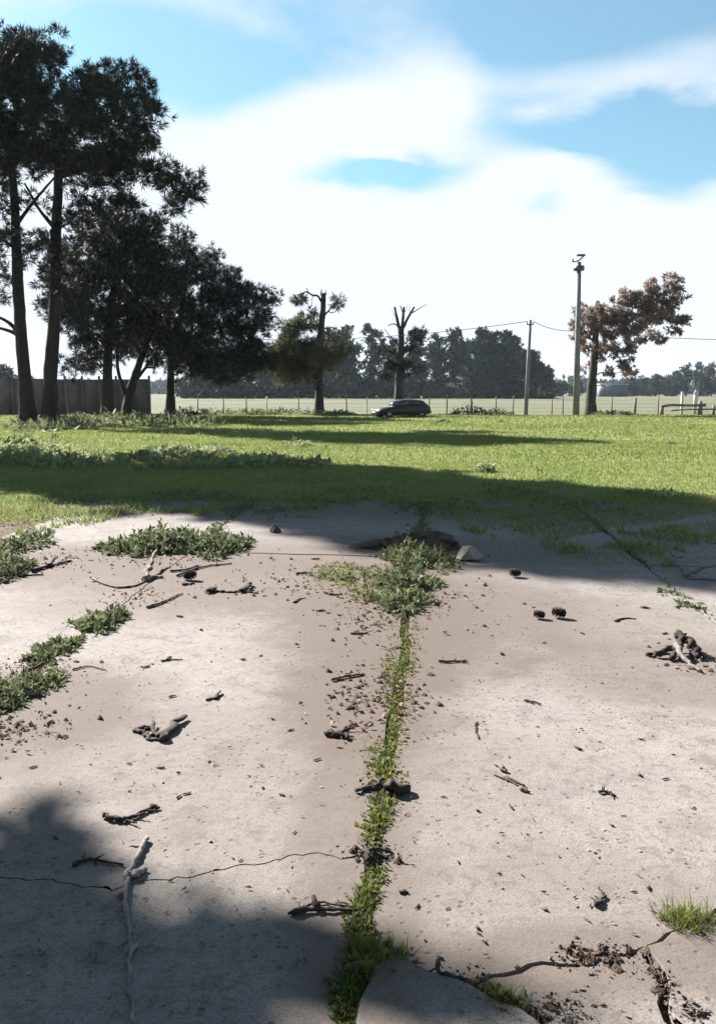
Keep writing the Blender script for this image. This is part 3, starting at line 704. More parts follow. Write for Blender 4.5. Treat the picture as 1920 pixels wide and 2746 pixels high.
# ------------------------------------------------------------------ grey precast wall
wall = empty('boundary_wall', (-27, 60.5, 0)); tag(wall, 'grey precast concrete boundary wall behind the pine trunks', 'wall')
wa, wb = at(-60, 1100, 60.5), at(402, 1100, 64.0)
L = math.hypot(wb.x - wa.x, wb.y - wa.y); rz = math.atan2(wb.y - wa.y, wb.x - wa.x); npan = 10
for q in range(npan + 1):
    f = q / npan; x, y = wa.x + (wb.x - wa.x) * f, wa.y + (wb.y - wa.y) * f; g0 = float(gz(x, y))
    mb = MB(); mb.box((x + 27, y - 60.5, g0 + 1.33), (0.16, 0.2, 2.75), rz); mb.build('post', M['wall'], wall)
    if q < npan:
        xm, ym = wa.x + (wb.x - wa.x) * (f + 0.5 / npan), wa.y + (wb.y - wa.y) * (f + 0.5 / npan)
        mb = MB(); mb.box((xm + 27, ym - 60.5 + 0.006 * (q % 3), g0 + 1.22), (L / npan - 0.165, 0.09, 2.5 + 0.03 * (q % 2)), rz); mb.build('wall_panel', M['wall'], wall)

# ------------------------------------------------------------------ wire fence
fence = empty('wire_fence', (0, FENCE_D, 0)); tag(fence, 'wire stock fence on thin grey posts along the far edge of the field', 'fence')
fx = [470, 530, 600, 662, 715, 800, 930, 985, 1150, 1198, 1265, 1330, 1375, 1480, 1510, 1640, 1702, 1765, 1930]
fpts = []
for q, px in enumerate(fx):
    p = gbase(px, FENCE_D); h = 1.25 + 0.12 * math.sin(q * 2.3); fat = 0.09 if px in (1702, 1265) else 0.045
    mb = MB(); lean = 0.05 * math.sin(q * 1.7)
    mb.tube([(p.x, 0, p.z - 0.2), (p.x + lean * 0.5, 0, p.z + h * 0.5), (p.x + lean, 0, p.z + h)], [fat, fat * 0.95, fat * 0.85], 6)
    mb.build('post', M['white_paint'] if px in (985, 715) else M['post'], fence)
    fpts.append((p.x, p.z))
for zh in (0.25, 0.5, 0.75, 1.02):
    mb = MB(); pts = []
    for (x, z), (x2, z2) in zip(fpts[:-1], fpts[1:]):
        pts += [(x, -0.055, z + zh), ((x + x2) / 2, -0.055, (z + z2) / 2 + zh - 0.03)]
    pts.append((fpts[-1][0], -0.055, fpts[-1][1] + zh))
    mb.tube(pts, 0.006, 4); mb.build('wire', M['wire'], fence)

# ------------------------------------------------------------------ poles and lines
def pole(name, lab, px, ptop, D, r0, r1, cap):
    b = gbase(px, D); t = at(ptop[0], ptop[1], D)
    root = empty(name, tuple(b)); tag(root, lab, 'utility pole')
    mb = MB(); tt = Vector((t.x - b.x, 0, t.z - b.z))
    mb.tube([(0, 0, -0.3), tuple(tt * 0.5), tuple(tt)], [r0, (r0 + r1) / 2, r1], 14); mb.build('shaft', M['pole'], root, smooth=True)
    if cap:
        mb = MB(); mb.tube([tuple(tt + Vector((0, 0, -0.55))), tuple(tt + Vector((0, 0, -0.25)))], [0.36, 0.36], 10); mb.build('band', M['dark_metal'], root)
        mb = MB(); mb.tube([tuple(tt + Vector((-0.35, 0, 0.02))), tuple(tt + Vector((0, 0, 0.12))), tuple(tt + Vector((0.3, 0, 0.42)))], 0.05, 6); mb.build('bracket', M['dark_metal'], root)
        mb = MB(); mb.box(tuple(tt + Vector((0.1, 0, 0.45))), (0.55, 0.22, 0.12), 0); mb.build('lamp_head', M['dark_metal'], root)
        mb = MB(); mb.tube([tuple(tt + Vector((-0.42, 0, 0.0))), tuple(tt + Vector((-0.42, 0, 0.22)))], [0.06, 0.05], 6); mb.build('insulator', M['pole'], root)
    else:
        mb = MB(); mb.tube([tuple(tt + Vector((-0.22, 0, -0.3))), tuple(tt + Vector((0.22, 0, -0.3)))], 0.035, 6); mb.build('bracket', M['dark_metal'], root)
        for s in (-0.2, 0.2):
            mb = MB(); mb.tube([tuple(tt + Vector((s, 0, -0.3))), tuple(tt + Vector((s, 0, -0.1)))], [0.045, 0.03], 6); mb.build('insulator', M['pole'], root)
    return b, t
bp, tp = pole('utility_pole', 'tall tapering concrete pole with a dark lamp bracket on top', 1545, (1553, 702), 61.0, 0.23, 0.14, True)
bs, ts = pole('utility_pole', 'short plain pale pole in front of the round dense trees', 1410, (1422, 857), 60.0, 0.135, 0.10, False)
def wire_span(lab, a, c, sag):
    mb = MB(); a = np.array(list(a)); c = np.array(list(c)); t = np.linspace(0, 1, 24)[:, None]
    P = a + (c - a) * t; P[:, 2] -= sag * 4 * (t * (1 - t))[:, 0]
    mb.tube(P, 0.022, 5); o = mb.build('power_line', M['wire'], loc=tuple(a)); tag(o, lab, 'cable', 'overhead lines')
wire_span('overhead line running from the short pole away past the forked tree', ts + Vector((-0.2, 0, -0.1)), at(560, 905, 66), 0.55)
wire_span('overhead line strung between the short pole and the tall pole', ts + Vector((0.2, 0, -0.1)), at(1550, 885, 60.8), 0.25)
wire_span('overhead line running out from the tall pole behind the copper tree', at(1552, 885, 61.05), at(2250, 905, 58), 0.35)

# ------------------------------------------------------------------ far shed
sb = gbase(1640, 288); shed = empty('far_shed', tuple(sb)); tag(shed, 'blue-grey far shed with a pale flat roof past the copper tree', 'shed')
mb = MB(); mb.box((0, 0, 1.9), (8.6, 5, 3.8)); mb.build('wall', M['shed'], shed)
mb = MB(); mb.box((0, 0, 3.98), (9.2, 5.6, 0.34)); mb.build('roof', M['shed_roof'], shed)
mb = MB(); mb.box((2.6, -2.53, 1.4), (2.0, 0.06, 2.8)); mb.build('door', M['dark_metal'], shed)

# ------------------------------------------------------------------ timber rail with white posts, right-hand end of the field
DR = 61.0
pr = gbase(1828, DR); railo = empty('timber_rail', tuple(pr)); tag(railo, 'low rough timber rail on stubby posts near two white markers', 'rail')
def px2(px): return at(px, 1100, DR).x - pr.x
mb = MB(); mb.tube([(px2(1772), 0, 0.62), (px2(1800), 0, 0.7), (px2(1850), 0.05, 0.66), (px2(1892), 0, 0.7)], [0.09, 0.10, 0.09, 0.11], 7, lump=0.15); mb.build('rail', M['post'], railo)
mb = MB(); mb.tube([(px2(1800), 0.1, 0.34), (px2(1850), 0.12, 0.4), (px2(1945), 0.1, 0.42)], 0.06, 6, lump=0.15); mb.build('rail', M['post'], railo)
for px, hh, rr in ((1776, 0.7, 0.13), (1878, 0.95, 0.17), (1915, 0.7, 0.1)):
    mb = MB(); mb.tube([(px2(px), 0.15, -0.2), (px2(px) + 0.04, 0.15, hh)], [rr * 1.2, rr * 0.8], 7, lump=0.15); mb.build('post', M['post'], railo)
for (px, y0, y1, lab, kind) in ((1828, 1078, 1052, 'plain white marker post beside the timber rail', 0), (1864, 1080, 1045, 'pointed white marker post standing over the timber rail', 1)):
    p = gbase(px, DR + 1.2); h = at(px, y1, DR + 1.2).z - p.z
    root = empty('marker_post', tuple(p)); tag(root, lab, 'marker post')
    mb = MB(); mb.box((0, 0, h / 2 - 0.1), (0.16 + 0.1 * kind, 0.1, h + 0.2 - 0.5 * kind)); mb.build('shaft', M['white_paint'], root)
    mb = MB(); mb.box((0, 0, h - 0.17 if kind else h + 0.03), (0.34 if kind else 0.2, 0.12, 0.36 if kind else 0.06), 0, 0.3 if kind else 0.8); mb.build('cap', M['white_paint'], root)

# ------------------------------------------------------------------ car
def make_car(loc, rz):
    root = empty('parked_car', loc, rz); root.scale = (0.92, 0.92, 0.80); tag(root, 'dark hatchback car parked on the grass under the bare forked tree', 'car')
    # x runs nose to tail, sections: (x, half width, sill z, belt z)
    S = [(0.0, 0.55, 0.42, 0.58), (0.08, 0.68, 0.30, 0.66), (0.35, 0.76, 0.24, 0.74), (0.9, 0.80, 0.22, 0.86), (1.15, 0.81, 0.22, 0.90), (2.0, 0.82, 0.22, 0.92), (3.0, 0.82, 0.22, 0.94), (3.5, 0.79, 0.25, 0.95), (3.82, 0.72, 0.32, 0.90), (3.92, 0.62, 0.42, 0.80)]
    mb = MB(); V = []
    for (x, hw, z0, z1) in S:
        V += [(x, -hw * 0.9, z0), (x, -hw, z0 + 0.12), (x, -hw, z1 - 0.16), (x, -hw * 0.9, z1 - 0.02), (x, 0, z1 + 0.03), (x, hw * 0.9, z1 - 0.02), (x, hw, z1 - 0.16), (x, hw, z0 + 0.12), (x, hw * 0.9, z0)]
    k = 9; F = []
    for a in range(len(S) - 1):
        for c in range(k): F.append((a * k + c, a * k + (c + 1) % k, (a + 1) * k + (c + 1) % k, (a + 1) * k + c))
    mb.add(V, F); e = (len(S) - 1) * k
    mb.add([V[q] for q in range(9)], [(8, 7, 6, 5), (8, 5, 4, 3), (8, 3, 2, 1), (8, 1, 0, 0)][:3] + [(0, 8, 1, 1)][:0])
    mb.add([V[e + q] for q in range(9)], [(5, 6, 7, 8), (3, 4, 5, 8), (0, 1, 2, 3), (0, 3, 8, 8)][:3])
    mb.build('body', M['paint'], root, smooth=False)
    # cabin
    Cs = [(1.0, 0.70, 0.88), (1.55, 0.60, 1.34), (1.9, 0.58, 1.41), (2.8, 0.58, 1.42), (3.35, 0.57, 1.34), (3.78, 0.62, 0.93)]
    mb = MB(); V = []
    for (x, hw, z) in Cs:
        V += [(x, -0.74, 0.88), (x, -hw, z - 0.03), (x, -hw * 0.8, z), (x, 0, z + 0.015), (x, hw * 0.8, z), (x, hw, z - 0.03), (x, 0.74, 0.88)]
    k = 7; F = []
    for a in range(len(Cs) - 1):
        for c in range(k - 1): F.append((a * k + c, a * k + c + 1, (a + 1) * k + c + 1, (a + 1) * k + c))
    mb.add(V, F); mb.build('cabin', M['paint'], root)
    def quad(name, pts, m, off):
        mb = MB(); P = np.array(pts, float); n_ = np.cross(P[1] - P[0], P[3] - P[0]); n_ /= np.linalg.norm(n_)
        mb.add(np.vstack([P + n_ * off, P - n_ * off]), [(0, 1, 2, 3), (7, 6, 5, 4), (0, 4, 5, 1), (1, 5, 6, 2), (2, 6, 7, 3), (3, 7, 4, 0)]); mb.build(name, m, root)
    for s in (-1, 1):
        quad('side_window', [(1.35, s * 0.715, 0.97), (2.18, s * 0.72, 0.97), (2.18, s * 0.62, 1.34), (1.66, s * 0.635, 1.31)], M['glass'], 0.015)
        quad('side_window', [(2.26, s * 0.72, 0.97), (3.05, s * 0.72, 0.98), (3.0, s * 0.62, 1.34), (2.26, s * 0.62, 1.34)], M['glass'], 0.015)
        quad('headlight', [(0.02, s * 0.36, 0.56), (0.07, s * 0.66, 0.56), (0.14, s * 0.68, 0.68), (0.08, s * 0.38, 0.69)], M['lens'], 0.03)
        quad('mirror', [(1.3, s * 0.82, 0.95), (1.45, s * 0.95, 0.95), (1.45, s * 0.95, 1.07), (1.3, s * 0.84, 1.07)], M['paint'], 0.03)
        quad('door_handle', [(2.0, s * 0.83, 0.76), (2.16, s * 0.83, 0.76), (2.16, s * 0.83, 0.79), (2.0, s * 0.83, 0.79)], M['dark_metal'], 0.015)
    quad('windscreen', [(1.07, -0.62, 0.95), (1.07, 0.62, 0.95), (1.5, 0.52, 1.315), (1.5, -0.52, 1.315)], M['glass'], 0.012)
    quad('rear_window', [(3.72, -0.52, 1.0), (3.72, 0.52, 1.0), (3.43, 0.48, 1.28), (3.43, -0.48, 1.28)], M['glass'], 0.012)
    quad('bumper', [(-0.03, -0.62, 0.34), (-0.03, 0.62, 0.34), (-0.03, 0.62, 0.48), (-0.03, -0.62, 0.48)], M['dark_metal'], 0.05)
    quad('bumper', [(3.92, -0.66, 0.36), (3.92, 0.66, 0.36), (3.92, 0.66, 0.5), (3.92, -0.66, 0.5)], M['dark_metal'], 0.05)
    for x in (0.72, 3.15):
        for s in (-1, 1):
            wh = empty('wheel', (x, s * 0.74, 0.29)); wh.parent = root
            mb = MB(); th = np.linspace(0, 2 * math.pi, 20, endpoint=False)
            prof = [(0.17, -0.08), (0.27, -0.09), (0.29, -0.05), (0.29, 0.05), (0.27, 0.09), (0.17, 0.08)]
            V = [(r * math.cos(a), y, r * math.sin(a)) for a in th for (r, y) in prof]
            F = [(i0 * 6 + c, i0 * 6 + (c + 1) % 6, ((i0 + 1) % 20) * 6 + (c + 1) % 6, ((i0 + 1) % 20) * 6 + c) for i0 in range(20) for c in range(6)]
            mb.add(V, F); mb.build('tyre', M['tyre'], wh)
            mb = MB(); mb.tube([(0, -0.06, 0), (0, 0.06, 0)], [0.175, 0.175], 12); mb.build('rim', M['rim'], wh)
pc = at(1000, 1118, 55.5)
make_car((pc.x + 0.1, 55.5 - 0.6, float(gz(pc.x, 55)) - 0.04), math.radians(24))

# ------------------------------------------------------------------ grass over the field
def grass_edge(x, y):
    """>0 where turf grows"""
    e = np.interp(x, [-6, -3.2, -1.5, 0.0, 0.8, 1.5, 2.4, 6], [11.2, 11.0, 12.2, 12.8, 11.2, 9.7, 8.7, 8.3])
    return y - (e + 0.5 * np.sin(x * 1.9) + 0.35 * np.sin(x * 4.1 + 1) + 0.3 * np.sin(x * 9.7 + y))
rs = np.random.RandomState(31)
GV, GF, gn = [], [], 0
for (d0, d1, dens, h, wd) in ((8, 14, 900, 0.04, 0.006), (14, 20, 560, 0.042, 0.009), (20, 30, 260, 0.05, 0.014), (30, 45, 95, 0.055, 0.024), (45, 62, 45, 0.06, 0.04)):
    area = 0.45 * 2 * (d1 ** 2 - d0 ** 2) / 2 * 1.05
    n = int(area * dens)
    y = np.sqrt(rs.uniform(d0 ** 2, d1 ** 2, n)); x = rs.uniform(-0.46, 0.46, n) * y
    e = grass_edge(x, y) + rs.randn(n) * 0.5
    patch = np.sin(x * 2.1 + 3 * np.sin(y * 0.9)) * np.sin(y * 1.7 + 2 * np.sin(x * 1.1))
    k = (e > 0) & ((patch > -0.55) | (y > 13.5)) & ~((e < 2.0) & (rs.rand(n) > 0.25 + 0.35 * e))
    x, y = x[k], y[k]
    Vb, Fb = blades(np.stack([x, y, np.where(y < 13.5, np.maximum(gz(x, y), 0.0), gz(x, y)) - 0.006], -1), h, wd, 0.9, rs)
    GV.append(Vb); GF.append(Fb + gn); gn += len(Vb)
for (n, hgt) in ((26000, 0.085), (22000, 0.11)):
    y = np.sqrt(rs.uniform(8 ** 2, 46 ** 2, n)) if hgt > 0.1 else rs.uniform(8, 15.5, n); x = rs.uniform(-0.46, 0.46, n) * y
    e = grass_edge(x, y)
    tuf = np.sin(x * 3.3 + 2 * np.sin(y * 1.9)) * np.sin(y * 2.9 + 2 * np.sin(x * 2.3)) + 0.4 * np.sin(x * 0.7 + y * 0.4)
    k = (e > 0.1) & (tuf > 0.62) if hgt > 0.1 else (np.abs(e - 0.5) < 0.8) & (tuf > -0.05)
    x, y = x[k], y[k]
    Vb, Fb = blades(np.stack([x, y, np.where(y < 13.5, np.maximum(gz(x, y), 0.0), gz(x, y)) - 0.006], -1), hgt, 0.005 + 0.0006 * y, 1.2, rs)
    GV.append(Vb); GF.append(Fb + gn); gn += len(Vb)
tag(link('grass', npmesh('grass', np.vstack(GV), np.vstack(GF), M['turf'])), 'short green turf covering the field', 'grass', kind='stuff')

def weed_patch(name, lab, cat, spots, mat, kind=None, group=None, leafL=0.09, leafW=0.03, seed=0, per=1.0, blade_frac=0.12, base=None):
    """low leafy growth: spots = (x, y, rx, ry, height, number)"""
    rs = np.random.RandomState(seed); Vs, Fs, nn = [], [], 0
    for (x0, y0, rx, ry, h, n) in spots:
        n = int(n * per); a = rs.rand(n) * 6.283; r = np.sqrt(rs.rand(n))
        dx, dy = r * np.cos(a), r * np.sin(a)
        lob = 1 + 0.25 * np.sin(a * 3 + x0) + 0.18 * np.sin(a * 5 + y0 * 3)
        x, y = x0 + dx * rx * lob, y0 + dy * ry * lob
        top = h * (1 - 0.75 * r ** 2) * (0.65 + 0.5 * np.sin(dx * 7 + x0 * 5) * np.sin(dy * 6 + 1))
        z = np.maximum(gz(x, y), -0.03 if y0 < 13 else -9) + np.maximum(top, 0.02) * (0.25 + 0.75 * rs.rand(n))
        D = np.stack([dx * 0.7 + 0.7 * rs.randn(n), dy * 0.7 + 0.7 * rs.randn(n), 0.45 + 0.5 * rs.randn(n)], -1)
        nb = int(n * blade_frac)
        V, F = leaves(np.stack([x, y, z], -1)[nb:], D[nb:], leafL, leafW, rs); Vs.append(V); Fs.append(F + nn); nn += len(V)
        if nb:
            V, F = blades(np.stack([x[:nb], y[:nb], z[:nb] * 0 + np.minimum(z[:nb], gz(x[:nb], y[:nb]) + 0.02)], -1), h * 0.55 + 0.012, leafW * 0.3, 1.1, rs); Vs.append(V); Fs.append(F + nn); nn += len(V)
    V, F = np.vstack(Vs), np.vstack(Fs)
    loc = base if base is not None else (spots[0][0], spots[0][1], 0.0)
    o = link(name, npmesh(name, rebase(V, loc), F, mat), None, loc)
    return tag(o, lab, cat, group, kind)
def S(px, py, rxp, ryp, h, n, z=0.0):
    """a spot from the photograph: rxp in pixels across, ryp metres deep"""
    p = G(px, py, z); return (p.x, p.y, rxp * p.y / FPX, ryp, h, n)
# undergrowth on the field's near side
weed_patch('undergrowth', 'tall pale weeds at the shaded edge of the field near the pines', 'weeds',
    [S(30, 1235, 150, 1.8, 0.32, 900), S(150, 1245, 110, 1.0, 0.2, 420), S(210, 1232, 60, 0.9, 0.22, 220), S(50, 1200, 100, 2.0, 0.38, 380), S(-60, 1215, 120, 2.2, 0.4, 420)], M['weed_pale'], 'stuff', None, 0.15, 0.035, 11)
weed_patch('undergrowth', 'pale broadleaf weeds massed along the sunny strip of the field', 'weeds',
    [S(450, 1225, 90, 1.4, 0.24, 800), S(560, 1225, 70, 1.2, 0.22, 420), S(370, 1232, 70, 0.9, 0.16, 260), S(700, 1240, 90, 1.0, 0.17, 380), S(820, 1250, 70, 0.8, 0.13, 200), S(800, 1200, 30, 0.9, 0.2, 130), S(640, 1248, 80, 0.8, 0.17, 260), S(500, 1252, 130, 0.6, 0.13, 300), S(250, 1250, 60, 0.5, .12, 100)], M['weed_pale'], 'stuff', None, 0.13, 0.042, 12)
weed_patch('undergrowth', 'rough grass and weeds at the foot of the pines', 'weeds',
    [S(300, 1130, 200, 3.0, 0.5, 900), S(470, 1140, 120, 3.0, 0.35, 600), S(150, 1150, 120, 3.0, 0.45, 600), S(600, 1112, 140, 2.0, 0.4, 500), S(760, 1112, 120, 1.6, 0.35, 400)], M['weed'], 'stuff', None, 0.3, 0.05, 13)
# separate clumps on the concrete
GC = 'weed clumps on the concrete'
weed_patch('weed_clump', 'large leafy weed bush spreading over the far slab joint', 'weed',
    [S(440, 1465, 85, 0.45, 0.27, 1400), S(370, 1475, 70, 0.4, 0.22, 700), S(560, 1472, 80, 0.5, 0.24, 1200), S(630, 1465, 45, 0.35, 0.16, 500), S(310, 1470, 40, 0.3, 0.12, 250)], M['weed'], None, GC, 0.062, 0.018, 14, 1.4)
weed_patch('weed_clump', 'bushy weed clump growing over the heap of dark soil', 'weed',
    [S(1110, 1505, 80, 0.4, 0.24, 1300), S(1090, 1570, 85, 0.4, 0.16, 1000), S(1080, 1620, 75, 0.28, 0.13, 800), S(1190, 1520, 40, 0.3, 0.12, 300)], M['weed'], None, GC, 0.05, 0.015, 15, 1.4)
weed_patch('weed_clump', 'grey-green weed clump in the side joint beside forked branch', 'weed',
    [S(265, 1675, 60, 0.22, 0.11, 800), S(305, 1655, 35, 0.15, 0.10, 300)], M['weed'], None, GC, 0.042, 0.013, 16, 1.6)
weed_patch('weed_clump', 'trailing weed clump in the side joint, middle one of three', 'weed',
    [S(165, 1735, 58, 0.17, 0.08, 650), S(110, 1765, 35, 0.15, 0.09, 300)], M['weed'], None, GC, 0.038, 0.012, 17, 1.6)
weed_patch('weed_clump', 'dark weed clump in the side joint at the edge of the shade', 'weed',
    [S(20, 1865, 90, 0.2, 0.12, 1200), S(120, 1835, 60, 0.15, 0.09, 500), S(-40, 1900, 80, 0.2, 0.1, 600)], M['weed'], None, GC, 0.036, 0.011, 18, 1.7)
weed_patch('weed_clump', 'low yellowing weed clump with brown stems among the fallen bark', 'weed',
    [S(15, 1540, 50, 0.5, 0.22, 500), S(75, 1460, 60, 0.5, 0.2, 500), S(20, 1480, 45, 0.5, 0.2, 400)], M['weed'], None, GC, 0.06, 0.02, 19)
weed_patch('grass_tuft', 'small bright grass tuft where the cracks meet the middle joint', 'grass tuft', [S(1005, 2585, 80, 0.10, 0.07, 1300)], M['moss'], None, GC, 0.03, 0.008, 20, blade_frac=0.4)
weed_patch('grass_tuft', 'small grass tuft in the crack below the raised corner piece', 'grass tuft', [S(1340, 2700, 65, 0.07, 0.06, 900)], M['moss'], None, GC, 0.03, 0.008, 21, blade_frac=0.4)
weed_patch('grass_tuft', 'soft dry-tipped grass tuft growing on the shaded crack edge', 'grass tuft', [S(1850, 2480, 75, 0.07, 0.08, 900)], M['moss'], None, GC, 0.03, 0.008, 22, blade_frac=0.85)
weed_patch('weed_clump', 'sparse dry weed sprig by the long pale branch', 'weed', [S(1790, 1590, 30, 0.12, 0.07, 130)], M['weed'], None, GC, 0.04, 0.012, 23)
weed_patch('weed_clump', 'flat faded weed sprig just past the dry one', 'weed', [S(1840, 1625, 34, 0.1, 0.04, 130)], M['weed'], None, GC, 0.04, 0.012, 25)
weed_patch('weed_clump', 'dark weeds rooted on the crest of the soil heap', 'weed', [S(1100, 1462, 75, 0.22, 0.24, 500), S(1170, 1472, 50, 0.2, 0.17, 250), S(1040, 1470, 45, 0.2, 0.15, 200)], M['needles_olive'], None, GC, 0.05, 0.014, 26)
weed_patch('grass_tuft', 'lone pale tuft standing up on the open turf', 'grass tuft', [S(1303, 1268, 14, 0.25, 0.22, 130)], M['weed_pale'], None, None, 0.12, 0.04, 24)
# moss and small weeds filling the middle joint
spots = []
rs = np.random.RandomState(44)
for py in np.arange(1500, 2740, 11):
    p = G(1000, py); x = xC(p.y)
    wpx = {0: 60, 1: 48, 2: 30, 3: 42, 4: 34, 5: 22, 6: 34, 7: 40}[min(7, int((py - 1500) / 155))]
    d = 0.35 + 0.65 * (0.5 + 0.5 * math.sin(py * 0.021 + 1.0))
    if 1830 < py < 1860 or 2110 < py < 2150 or 2270 < py < 2340: d *= 0.25
    spots.append((x + 0.02 * math.sin(py * 0.03), p.y, wpx * p.y / FPX * (0.85 + 0.5 * rs.rand()), 0.05 + 0.012 * p.y, 0.026 + 0.014 * math.sin(py * 0.05), int(520 * d)))
weed_patch('moss', 'yellow-green moss and small weeds filling the middle slab joint', 'moss', spots, M['moss'], 'stuff', None, 0.022, 0.008, 45, blade_frac=0.15)
spots = []
for py in np.arange(1650, 2000, 14):
    p = G(400, py); spots.append((xL(p.y), p.y, 0.08, 0.1, 0.04, 60))
weed_patch('moss', 'thin moss and weeds along the side slab joint', 'moss', spots, M['moss'], 'stuff', None, 0.03, 0.010, 46, blade_frac=0.35)
weed_patch('moss', 'yellowish mat of low moss beside the weedy soil heap', 'moss', [S(970, 1545, 125, 0.65, 0.035, 4200), S(890, 1540, 70, 0.4, 0.03, 1300), S(1040, 1590, 110, 0.45, 0.04, 2000)], M['moss'], 'stuff', None, 0.035, 0.010, 47, blade_frac=0.5)
spots = []
for y_ in np.arange(6.2, 13.0, 0.18):
    spots.append((xR(y_), y_, 0.05, 0.10, 0.03, int(16 + 16 * math.sin(y_ * 3.1))))
for y_ in np.arange(8.8, 13.0, 0.2):
    spots.append((xL(y_), y_, 0.1, 0.14, 0.06, int(80 + 60 * math.sin(y_ * 2.1)))); spots.append((xC(y_), y_, 0.09, 0.14, 0.05, int(70 + 50 * math.sin(y_ * 2.7))))
weed_patch('moss', 'small weeds dotted along the farther slab joints', 'moss', spots, M['weed'], 'stuff', None, 0.045, 0.014, 49, blade_frac=0.3)
# creeping green over the shaded ground beyond the slabs
weed_patch('moss', 'patchy low green creeping over the shaded far slabs', 'moss',
    [S(200 + q * 130, 1345 + 25 * math.sin(q * 1.9), 90, 0.8, 0.05, 420) for q in range(13)], M['weed'], 'stuff', None, 0.06, 0.014, 48, blade_frac=0.5)

# low bushes by the fence
for q, (px, D, wd, hh, lab) in enumerate([(510, 60.5, 1.5, 0.75, 'dark low bush at the foot of the spreading pine'), (1262, 61, 1.3, 0.9, 'dark scrub clump at a fence post past the car'),
        (700, 61.2, 1.1, 0.4, 'low scrub by the fence before the snapped tree'), (1335, 61.3, 1.0, 0.5, 'low scrub by the fence before the round trees'), (1650, 61.5, 1.6, 0.35, 'low flat scrub along the fence past the copper tree'), (905, 60.8, 1.2, 0.35, 'low scrub beside the snapped tree trunk')]):
    p = gbase(px, D)
    weed_patch('low_bush', lab, 'bush', [(p.x, p.y, wd, 0.6, hh, 420)], M['needles'] if q < 2 else M['weed'], None, 'scrub along the fence', 0.16, 0.05, 60 + q)

# ------------------------------------------------------------------ soil heap, rubble, clods
def lump(name, lab, cat, c, r3, mat, seed, rough=0.25, group=None, sub=3):
    bm = bmesh.new(); bmesh.ops.create_icosphere(bm, subdivisions=sub, radius=1.0)
    rs = np.random.RandomState(seed); K = rs.randn(8, 3) * 2.2; ph = rs.rand(8) * 6
    for v in bm.verts:
        co = np.array(v.co); f = 1 + rough * float(np.mean(np.sin(K @ co + ph)) * 2)
        f += rough * 0.35 * float(np.mean(np.sin(2.9 * (K @ co) + ph * 3)) * 2) + rough * 0.12 * rs.randn()
        co = co * f * np.array(r3)
        if co[2] < 0: co[2] *= 0.25
        v.co = co
    me = bpy.data.meshes.new(name); bm.to_mesh(me); bm.free(); me.materials.append(mat)
    o = link(name, me, None, c)
    return tag(o, lab, cat, group)
p = G(1095, 1478); lump('soil_heap', 'low heap of dark soil behind the weed clump on the slabs', 'soil heap', (p.x, p.y + 0.15, -0.03), (0.42, 0.30, 0.19), M['soil'], 1, 0.45, None, 4)
p = G(1252, 1502); lump('concrete_chunk', 'broken concrete chunk with a pale top next to the soil heap', 'rubble', (p.x, p.y, 0.02), (0.10, 0.09, 0.12), M['stone'], 2, 0.5, None, 2)
p = G(738, 1428); lump('stone', 'small dark block of stone alone on the shaded slab', 'stone', (p.x, p.y, 0.01), (0.07, 0.06, 0.06), M['soil'], 3, 0.3)
for q, (px, py, rm, lab) in enumerate([(1190, 1133, 0.42, 'large dark clod on the turf in front of the car'), (1345, 1131, 0.2, 'small dark clod on the turf before the short pole'), (1800, 1190, 0.2, 'brown clod alone on the sunlit turf')]):
    p = G(px, py); lump('earth_clod', lab, 'clod', (p.x, p.y, float(gz(p.x, p.y))), (rm, rm * 0.8, rm * 0.35), M['soil'], 10 + q, 0.35, 'clods on the turf')
for q, (px, py, rm) in enumerate([(60, 1148, .5), (105, 1152, .35), (135, 1143, .35), (175, 1152, .3), (190, 1148, .4), (215, 1146, .45), (245, 1144, .5), (172, 1112, .25), (258, 1106, .35)]):
    p = G(px, py); lump('rubble_lump', 'pale lump of rubble lying at the feet of the pines', 'rubble', (p.x, p.y, float(gz(p.x, p.y)) + 0.05), (rm, rm * 0.6, rm * 0.4), M['stone'], 20 + q, 0.3, 'rubble under the pines')

